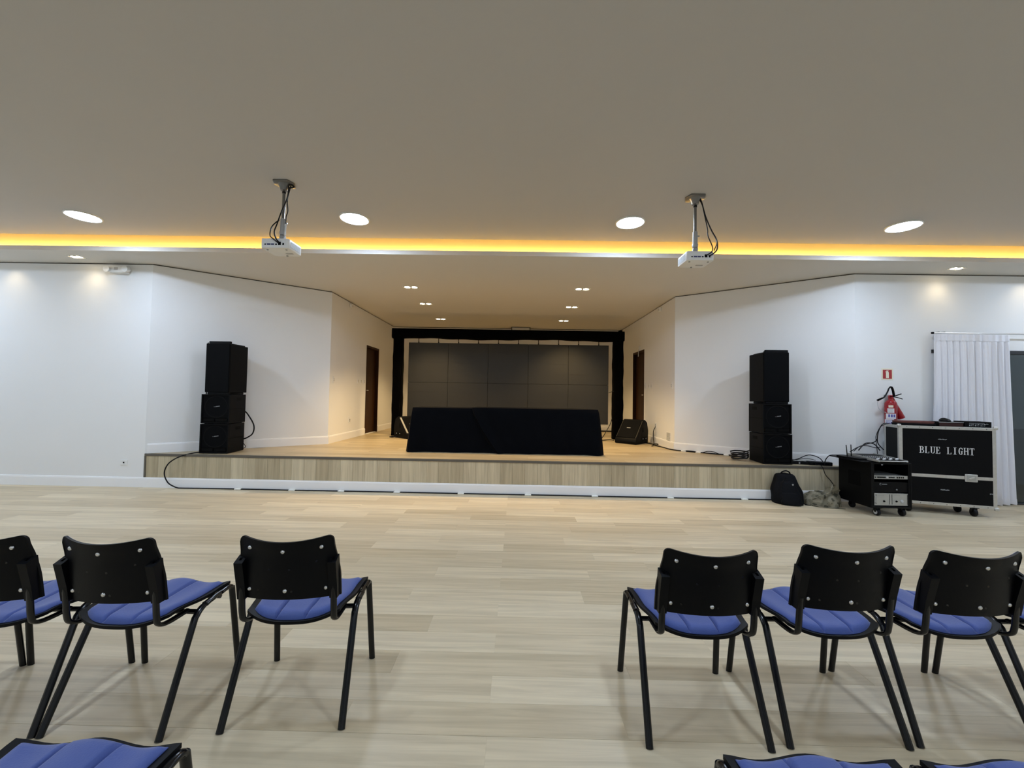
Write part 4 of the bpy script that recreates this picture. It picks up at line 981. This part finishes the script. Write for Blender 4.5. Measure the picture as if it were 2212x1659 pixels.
for a in (205, 228, 250): patch(a, a+15, 0.165, 0.205, 'labelb', 'label_mark', 0.0702)
for i in range(5): patch(204, 252-5*(i % 2), 0.234+0.011*i, 0.238+0.011*i, 'grey', 'label_line', 0.0702)
for i in range(3): patch(180, 240, 0.075+0.018*i, 0.083+0.018*i, 'labelb', 'label_line', 0.0702)
b = B(); b.box(-0.03, 0.03, 0.060, 0.0755, 0.36, 0.48, 0.002); b.obj('wall_bracket', M['grey'], t)
t = thing('extinguisher_sign', 'red square sign with white extinguisher symbol on the right wall', 'sign', (5.307, Y0-0.003, 1.820))
b = B(); b.box(-0.083, 0.083, 0, 0.003, -0.083, 0.083, 0.0006); b.obj('plate', M['cream'], t)
b = B(); b.box(-0.064, 0.064, -0.001, 0, -0.064, 0.064); b.obj('red_field', M['signred'], t)
b = B(); b.prism([(-0.020, -0.056), (0.020, -0.056), (0.020, 0.022), (0.016, 0.032), (0.008, 0.038), (0.008, 0.046), (-0.008, 0.046), (-0.008, 0.038), (-0.016, 0.032), (-0.020, 0.022)], -0.002, -0.001, 'Y')
b.prism([(-0.030, 0.030), (-0.024, 0.026), (-0.012, 0.043), (0.016, 0.047), (0.016, 0.053), (-0.014, 0.051)], -0.002, -0.001, 'Y'); b.obj('symbol', M['cream'], t)

# ------------------------------------------------------------------ curtain and rod
b = B()
def curt(u, v, off=0.0):
    z = 0.022+2.372*v; x = 5.898+1.048*u
    bot = 1-v
    x += -0.035*bot*(1-u)**2+0.015*math.sin(4*v+5)*(1-u)+(0.028*bot**1.5)*u**2-0.05*(v > 0.95)*0
    fold = 0.030*math.sin(2*PI*(11.2*u+0.35*math.sin(5*u)))+0.012*math.sin(2*PI*(23*u+0.1)+v*1.5)
    amp = 0.55+0.55*bot
    if v > 0.955: amp = 0.30
    y = Y0-0.075+fold*amp+off+0.003*math.sin(60*u)*ss(0.9, 1, v)
    return Vector((x, y, z+(-0.012*math.sin(9*u+1) if v < 0.02 else 0)))
t = thing('curtain', 'white gathered curtain hanging beside the dark glass door', 'curtain', (0, 0, 0))
b.grid(lambda u, v: curt(u, v), 150, 30, lambda u, v: curt(u, v, 0.003)); b.obj('fabric', M['curtain'], t, smooth=70)
b = B(); b.grid(lambda u, v: curt(u, 0.962+0.038*v, -0.006+0.003*math.sin(70*u)), 120, 2, lambda u, v: curt(u, 0.962+0.038*v, -0.002)); b.obj('heading', M['curtain'], t, smooth=70)
b = B(); b.grid(lambda u, v: curt(u, 0.003+0.032*v, -0.004), 120, 2, lambda u, v: curt(u, 0.003+0.032*v, -0.001)); b.obj('hem', M['curtain'], t, smooth=70)
t = thing('curtain_rod', 'thin metal curtain rod above the white curtain', 'rod', (0, Y0-0.075, 2.413))
b = B(); b.cyl((5.89, 0, 0), (8.4, 0, 0), 0.010, seg=12); b.obj('rod', M['chrome'], t, smooth=60)
b = B(); b.cyl((5.872, 0, 0), (5.892, 0, 0), 0.015, seg=12); b.obj('end_cap', M['recess'], t)
for x in (5.97, 6.05, 8.3):
    b = B(); b.box(x-0.008, x+0.008, -0.005, 0.0748, 0.010, 0.022, 0.002); b.obj('bracket', M['grey'], t)

# ------------------------------------------------------------------ wall fittings
t = thing('emergency_light', 'white twin head emergency light high on the left wall', 'light', (-5.86, Y0, 3.165))
b = B(); b.box(-0.12, 0.12, -0.07, 0, -0.045, 0.055, 0.010, 2); b.obj('housing', M['white'], t, smooth=40)
b = B(); b.box(-0.05, 0.0, -0.074, -0.07, -0.005, 0.03, 0.001); b.obj('indicator', M['grey'], t)
for s in (-1, 1):
    b = B(); b.lathe([(0.020, -0.03), (0.042, -0.10), (0.045, -0.105), (0.001, -0.100)], c=(s*0.135, 0.0, 0.0), seg=18, axis='Y'); b.obj('lamp_head', M['white'], t, smooth=40)
def plate(name, label, cat, n, loc, rz, w_=0.075, h=0.118, dark=True, group=None):
    t = thing(name, label, cat, loc, rz, group)
    b = B(); b.box(-w_/2, w_/2, -0.009, 0, -h/2, h/2, 0.003, 2); b.obj('cover_plate', M['white'], t)
    for k in range(n):
        z = (k-(n-1)/2)*0.03; b = B(); b.box(-0.012, 0.012, -0.0115, -0.009, z-0.010, z+0.010, 0.001); b.obj('rocker' if cat == 'switch' else 'socket_hole', M['recess'] if dark else M['grey'], t)
    return t
plate('wall_socket', 'white wall socket above the baseboard left of the stage', 'socket', 1, (-5.70, Y0, 0.352), 0, 0.105, 0.075)
L90, R90 = R_(90), R_(-90)     # plates on the stage side walls face the stage
plate('light_switch', 'tall switch plate near the front corner of the left stage wall', 'switch', 2, (XL2, 7.38, 1.66), L90, 0.055, 0.13, False)
for i, y in enumerate((8.52, 8.68, 8.86)):
    plate('light_switch', ['left', 'middle', 'right'][i]+' plate of three switches beside the left stage door', 'switch', 2, (XL2, y, 1.68), L90, 0.06, 0.12, False, 'switches by the left stage door')
plate('wall_socket', 'wall socket low on the left stage wall', 'socket', 2, (XL2, 8.14, 0.86), L90, 0.075, 0.118)
plate('light_switch', 'tall switch plate near the front corner of the right stage wall', 'switch', 2, (XR2, 7.36, 1.66), R90, 0.055, 0.13, False)
for i, y in enumerate((8.86, 8.62, 8.46)):
    plate('light_switch', ['left', 'middle', 'right'][i]+' plate of three switches beside the right stage door', 'switch', 2, (XR2, y, 1.68), R90, 0.06, 0.12, False, 'switches by the right stage door')
plate('wall_socket', 'wall socket with plugged cables behind the right wedge monitor', 'socket', 2, (XR2, 8.19, 0.86), R90, 0.075, 0.118)
t = thing('wall_vent', 'small square vent low on the right stage wall near its front corner', 'vent', (XR2, 7.49, 0.705), R90)
b = B(); b.box(-0.10, 0.10, -0.007, 0, -0.085, 0.085, 0.002); b.obj('frame', M['white'], t)
for k in range(7):
    b = B(); b.obox((0, -0.009, -0.066+k*0.022), (0.17, 0.004, 0.014), rx=0.5); b.obj('slat', M['lgrey'], t)
da = math.atan2(YL2-Y0, XL2-XL)
plate('wall_socket', 'white socket on the angled wall behind the left speaker stack', 'socket', 1, (XL+0.97*math.cos(da)*1.03, Y0+0.97*math.sin(da)*1.03, 0.815), da, 0.118, 0.075)
for x, y, sd, l in ((XL2, 8.02, L90, 'small white sensor at the top of the left stage wall'), (XR2, 7.93, R90, 'small white sensor at the top of the right stage wall')):
    t = thing('motion_sensor', l, 'sensor', (x, y, ZL-0.085), sd)
    b = B(); b.box(-0.035, 0.035, -0.05, 0, -0.045, 0.045, 0.012, 2); b.obj('housing', M['white'], t, smooth=40)
    b = B(); b.lathe([(0.001, -0.058), (0.018, -0.055), (0.024, -0.048), (0.001, -0.048)], c=(0, 0, -0.008), seg=14, axis='Y'); b.obj('lens', M['lgrey'], t, smooth=50)
t = thing('door_closer', 'pale hook fixture above the right stage door', 'fixture', (XR2, 9.32, DZ+0.065), R90)
b = B(); b.lathe([(0.001, -0.03), (0.05, -0.025), (0.06, 0.0), (0.001, 0.0)], seg=18, axis='Y'); b.obj('base', M['wall'], t, smooth=40)
b = B(); b.tube(smoothpath([(0.03, -0.02, -0.03), (0.035, -0.03, -0.10), (0.02, -0.03, -0.17), (0.015, -0.03, -0.20)], 5), 0.009, 8); b.obj('hook', M['knob'], t, smooth=60)

# ------------------------------------------------------------------ cables and tape
def cable(label, pts, r_=0.006, n=6, cat='cable', m='cable', name='cable'):
    b = B(); b.tube(smoothpath(pts, n), r_, 8); return tag(b.obj(name, M[m], smooth=60), label, cat)
yb_ = Y0-0.030
cable('long black cable taped to the floor along the white stage baseboard',
      [(-4.85, Y0-0.045, 0.008), (-4.2, yb_, 0.008), (-3.0, yb_-0.004, 0.008), (-1.8, yb_+0.004, 0.008), (-0.5, yb_-0.003, 0.008), (0.6, yb_+0.004, 0.008), (1.8, yb_-0.002, 0.008), (3.0, yb_, 0.008), (3.70, yb_+0.006, 0.008), (4.05, yb_+0.006, 0.008)], 0.0085)
cable('black cable looping from the left speaker stack down over the stage edge',
      [(-4.685, 5.93, ZS+0.010), (-4.74, 5.83, ZS+0.010), (-4.85, 5.715, ZS-0.03), (-4.99, 5.70, 0.36), (-5.05, 5.705, 0.22), (-4.99, 5.70, 0.09), (-4.90, 5.71, 0.028), (-4.845, Y0-0.045, 0.0075)], 0.0085, 8)
def atx(u): return (u-1106)/860.0*Y0*1.0-0.066+0.0
for i, u in enumerate((521, 638, 744, 864, 1001, 1144, 1286, 1446, 1602)):
    X = ((u-1106)/860-0.0122)*Y0*(1.0) + 0.0
    b = B(); b.box(-0.045, 0.045, -0.024, 0.0165, 0.0, 0.0182, 0.004); b.box(-0.045, 0.045, 0.0125, 0.0165, 0.016, 0.030)
    l = ['first', 'second', 'third', 'fourth', 'fifth', 'sixth', 'seventh', 'eighth', 'ninth'][i]
    tag(b.obj('tape_piece', M['tape'], loc=(X, yb_, 0)), l+' white tape piece from the left holding the cable along the stage front', 'tape', 'tape along the stage front')
da2 = math.atan2(Y0-YL2, XR-XR2); cx, cy = math.cos(da2), math.sin(da2)
def awall(d, off, z): return (XR2+cx*d+cy*off, YL2+cy*d-cx*off, ZS+z)      # along the right angled wall, off = towards the room
cable('thin black cable taped along the foot of the right angled wall',
      [(2.66, 8.35, ZS+0.01), (2.74, 8.05, ZS+0.012), (2.70, 7.85, ZS+0.02), (2.78, 7.6, ZS+0.008), (2.81, 7.30, ZS+0.01)]+[awall(d, 0.035, z) for d, z in ((0.08, 0.01), (0.3, 0.008), (0.55, 0.008), (0.8, 0.01), (1.0, 0.012))], 0.010)
cable('second thin cable springing up along the foot of the right angled wall',
      [awall(0.05, 0.055, 0.008), awall(0.2, 0.05, 0.02), awall(0.32, 0.05, 0.022), awall(0.45, 0.05, 0.009), awall(0.55, 0.05, 0.04), awall(0.65, 0.05, 0.042), awall(0.75, 0.05, 0.012), awall(0.95, 0.06, 0.01)], 0.006)
for i, d in enumerate((0.17, 0.41, 0.84)):
    p = awall(d, 0.045, 0.0); b = B(); b.box(-0.04, 0.04, -0.035, 0.030, 0.0, 0.020, 0.004)
    o = b.obj('tape_piece', M['tape'], loc=(p[0], p[1], ZS), rz=da2); tag(o, ['left', 'middle', 'right'][i]+' of three tape pieces at the foot of the right angled wall', 'tape', 'tape along the right angled wall')
b = B(); b.tube(smoothpath([(2.76, 7.99, ZS+0.01), (2.70, 7.90, ZS+0.03), (2.73, 7.80, ZS+0.05), (2.78, 7.84, ZS+0.03), (2.72, 7.92, ZS+0.015), (2.66, 7.80, ZS+0.01), (2.62, 7.74, ZS+0.01)], 6), 0.007, 6); tag(b.obj('cable_knot', M['cable'], smooth=60), 'knotted cable end on the stage right of the wedge monitor', 'cable')
# coil beside the right stack
b = B(); pts = []
for i in range(40):
    a = i*0.55; pts.append((3.46+0.11*math.cos(a)+0.01*math.sin(3*i), 6.22+0.14*math.sin(a), ZS+0.014+0.0028*i+0.02*(1+math.cos(a))*0.5))
b.tube(pts, 0.011, 7); tag(b.obj('cable_coil', M['cable'], smooth=60), 'coil of thick black cable on the stage left of the right speaker stack', 'cable')
cable('cable rising from the floor into the back of the right speaker stack', [awall(0.85, 0.06, 0.012), awall(0.95, 0.09, 0.03), (3.57, 6.36, ZS+0.09), (3.64, 6.27, ZS+0.15)], 0.007)
cable('thin cable drooping behind the left subwoofers', [(-4.33, 6.30, ZS+0.62), (-4.27, 6.30, ZS+0.56), (-4.16, 6.28, ZS+0.40), (-4.17, 6.28, ZS+0.27), (-4.26, 6.29, ZS+0.20), (-4.335, 6.28, ZS+0.17)], 0.010)
cable('short cable loop at the foot of the left speaker stack', [(-4.33, 6.27, ZS+0.14), (-4.30, 6.25, ZS+0.12), (-4.25, 6.24, ZS+0.06), (-4.29, 6.24, ZS+0.035), (-4.34, 6.25, ZS+0.03)], 0.005)
# clutter between stack and rack
t = thing('power_strip', 'black power strip lying on the stage edge right of the speaker stack', 'power strip', (4.18, 5.93, ZS), R_(-12))
b = B(); b.box(-0.16, 0.16, -0.03, 0.03, 0, 0.045, 0.006); b.obj('housing', M['plastic'], t)
for k in range(4):
    b = B(); b.cyl((-0.11+0.07*k, 0, 0.044), (-0.11+0.07*k, 0, 0.047), 0.018, seg=12); b.obj('outlet', M['recess'], t)
b = B(); b.box(-0.03, -0.012, -0.0325, -0.03, 0.012, 0.034); b.obj('switch', M['badge'], t)
t = thing('power_supply', 'black flat power supply on the stage edge beside the rack', 'device', (4.42, 5.88, ZS), R_(-10))
b = B(); b.box(-0.15, 0.15, -0.05, 0.05, 0, 0.05, 0.006); b.obj('housing', M['plastic'], t)
b = B(); b.box(-0.10, 0.10, -0.052, -0.05, 0.018, 0.034); b.obj('faceplate', M['steel'], t)
for i, (l, pts, r_) in enumerate((
    ('cable arching over the power strip on the stage edge', [(4.03, 5.99, ZS+0.03), (4.17, 5.97, ZS+0.07), (4.32, 5.95, ZS+0.135), (4.45, 5.92, ZS+0.10), (4.50, 5.90, ZS+0.03)], 0.006),
    ('low thin cable between the speaker stack and the power supply', [(4.02, 6.05, ZS+0.16), (4.06, 6.03, ZS+0.07), (4.15, 6.0, ZS+0.055), (4.30, 5.97, ZS+0.08), (4.42, 5.95, ZS+0.06)], 0.004),
    ('black cable curling up behind the rack left corner', [(4.45, 5.82, ZS+0.02), (4.44, 5.78, ZS+0.10), (4.47, 5.75, ZS+0.16), (4.52, 5.70, ZS+0.175), (4.55, 5.6, ZS+0.19), (4.55, 5.50, 0.675)], 0.006),
    ('cable running from the rack top up to the flight case corner', [(4.52, 5.46, 0.74), (4.66, 5.52, 0.79), (4.85, 5.60, 0.83), (5.02, 5.655, 0.86), (5.06, 5.66, 0.90)], 0.006),
    ('tangled cable arching over the back of the mixer', [(4.60, 5.42, 0.77), (4.70, 5.47, 0.83), (4.78, 5.50, 0.86), (4.88, 5.50, 0.845), (4.92, 5.46, 0.765)], 0.007),
    ('second cable arching behind the mixer', [(4.56, 5.45, 0.75), (4.68, 5.50, 0.81), (4.80, 5.52, 0.82), (4.95, 5.56, 0.79), (5.03, 5.58, 0.80)], 0.005),
    ('thin cable hanging down the left side of the flight case', [(5.16, 5.62, 1.128), (5.08, 5.60, 1.11), (5.03, 5.60, 1.02), (5.02, 5.61, 0.92), (5.04, 5.62, 0.84), (5.08, 5.58, 0.76)], 0.006),
    ('second cable hanging beside the flight case corner', [(5.18, 5.60, 1.13), (5.075, 5.615, 1.08), (5.015, 5.62, 0.96), (5.02, 5.63, 0.88), (5.045, 5.64, 0.72), (5.05, 5.62, 0.50)], 0.004),
    ('cable dropping over the stage edge behind the camouflage bag', [(4.33, 5.86, ZS+0.02), (4.35, 5.74, ZS+0.01), (4.39, 5.725, 0.38), (4.45, 5.71, 0.30), (4.50, 5.70, 0.22)], 0.005),
    ('cable hanging from the LED wall down to the stage floor at its right', [(2.16, 9.02, 0.95), (2.10, 8.98, 0.80), (2.00, 8.90, 0.66), (1.92, 8.82, 0.56), (1.84, 8.75, ZS+0.008)], 0.008),
    ('cable lying along the foot of the stage back wall at right', [(1.60, 10.86, ZS+0.012), (2.1, 10.84, ZS+0.02), (2.5, 10.85, ZS+0.012), (2.8, 10.85, ZS+0.02)], 0.020),
    ('cable on the stage floor from the wedge to the right frame post', [(2.12, 8.66, ZS+0.008), (2.04, 8.72, ZS+0.012), (1.86, 8.62, ZS+0.008), (1.70, 8.60, ZS+0.008)], 0.008),
    ('small cable at the foot of the left wedge monitor', [(-2.50, 8.50, ZS+0.03), (-2.62, 8.46, ZS+0.012), (-2.70, 8.52, ZS+0.010), (-2.62, 8.60, ZS+0.02)], 0.010),
    ('cable plugged low on the right stage wall', [(2.842, 8.19, 0.83), (2.80, 8.17, 0.75), (2.78, 8.12, 0.62), (2.76, 8.02, ZS+0.012)], 0.008),
    ('thin cable from the LED wall to the right frame post', [(2.08, 9.03, 1.52), (2.12, 8.98, 1.54), (2.18, 8.90, 1.56)], 0.006))):
    cable(l, pts, r_)
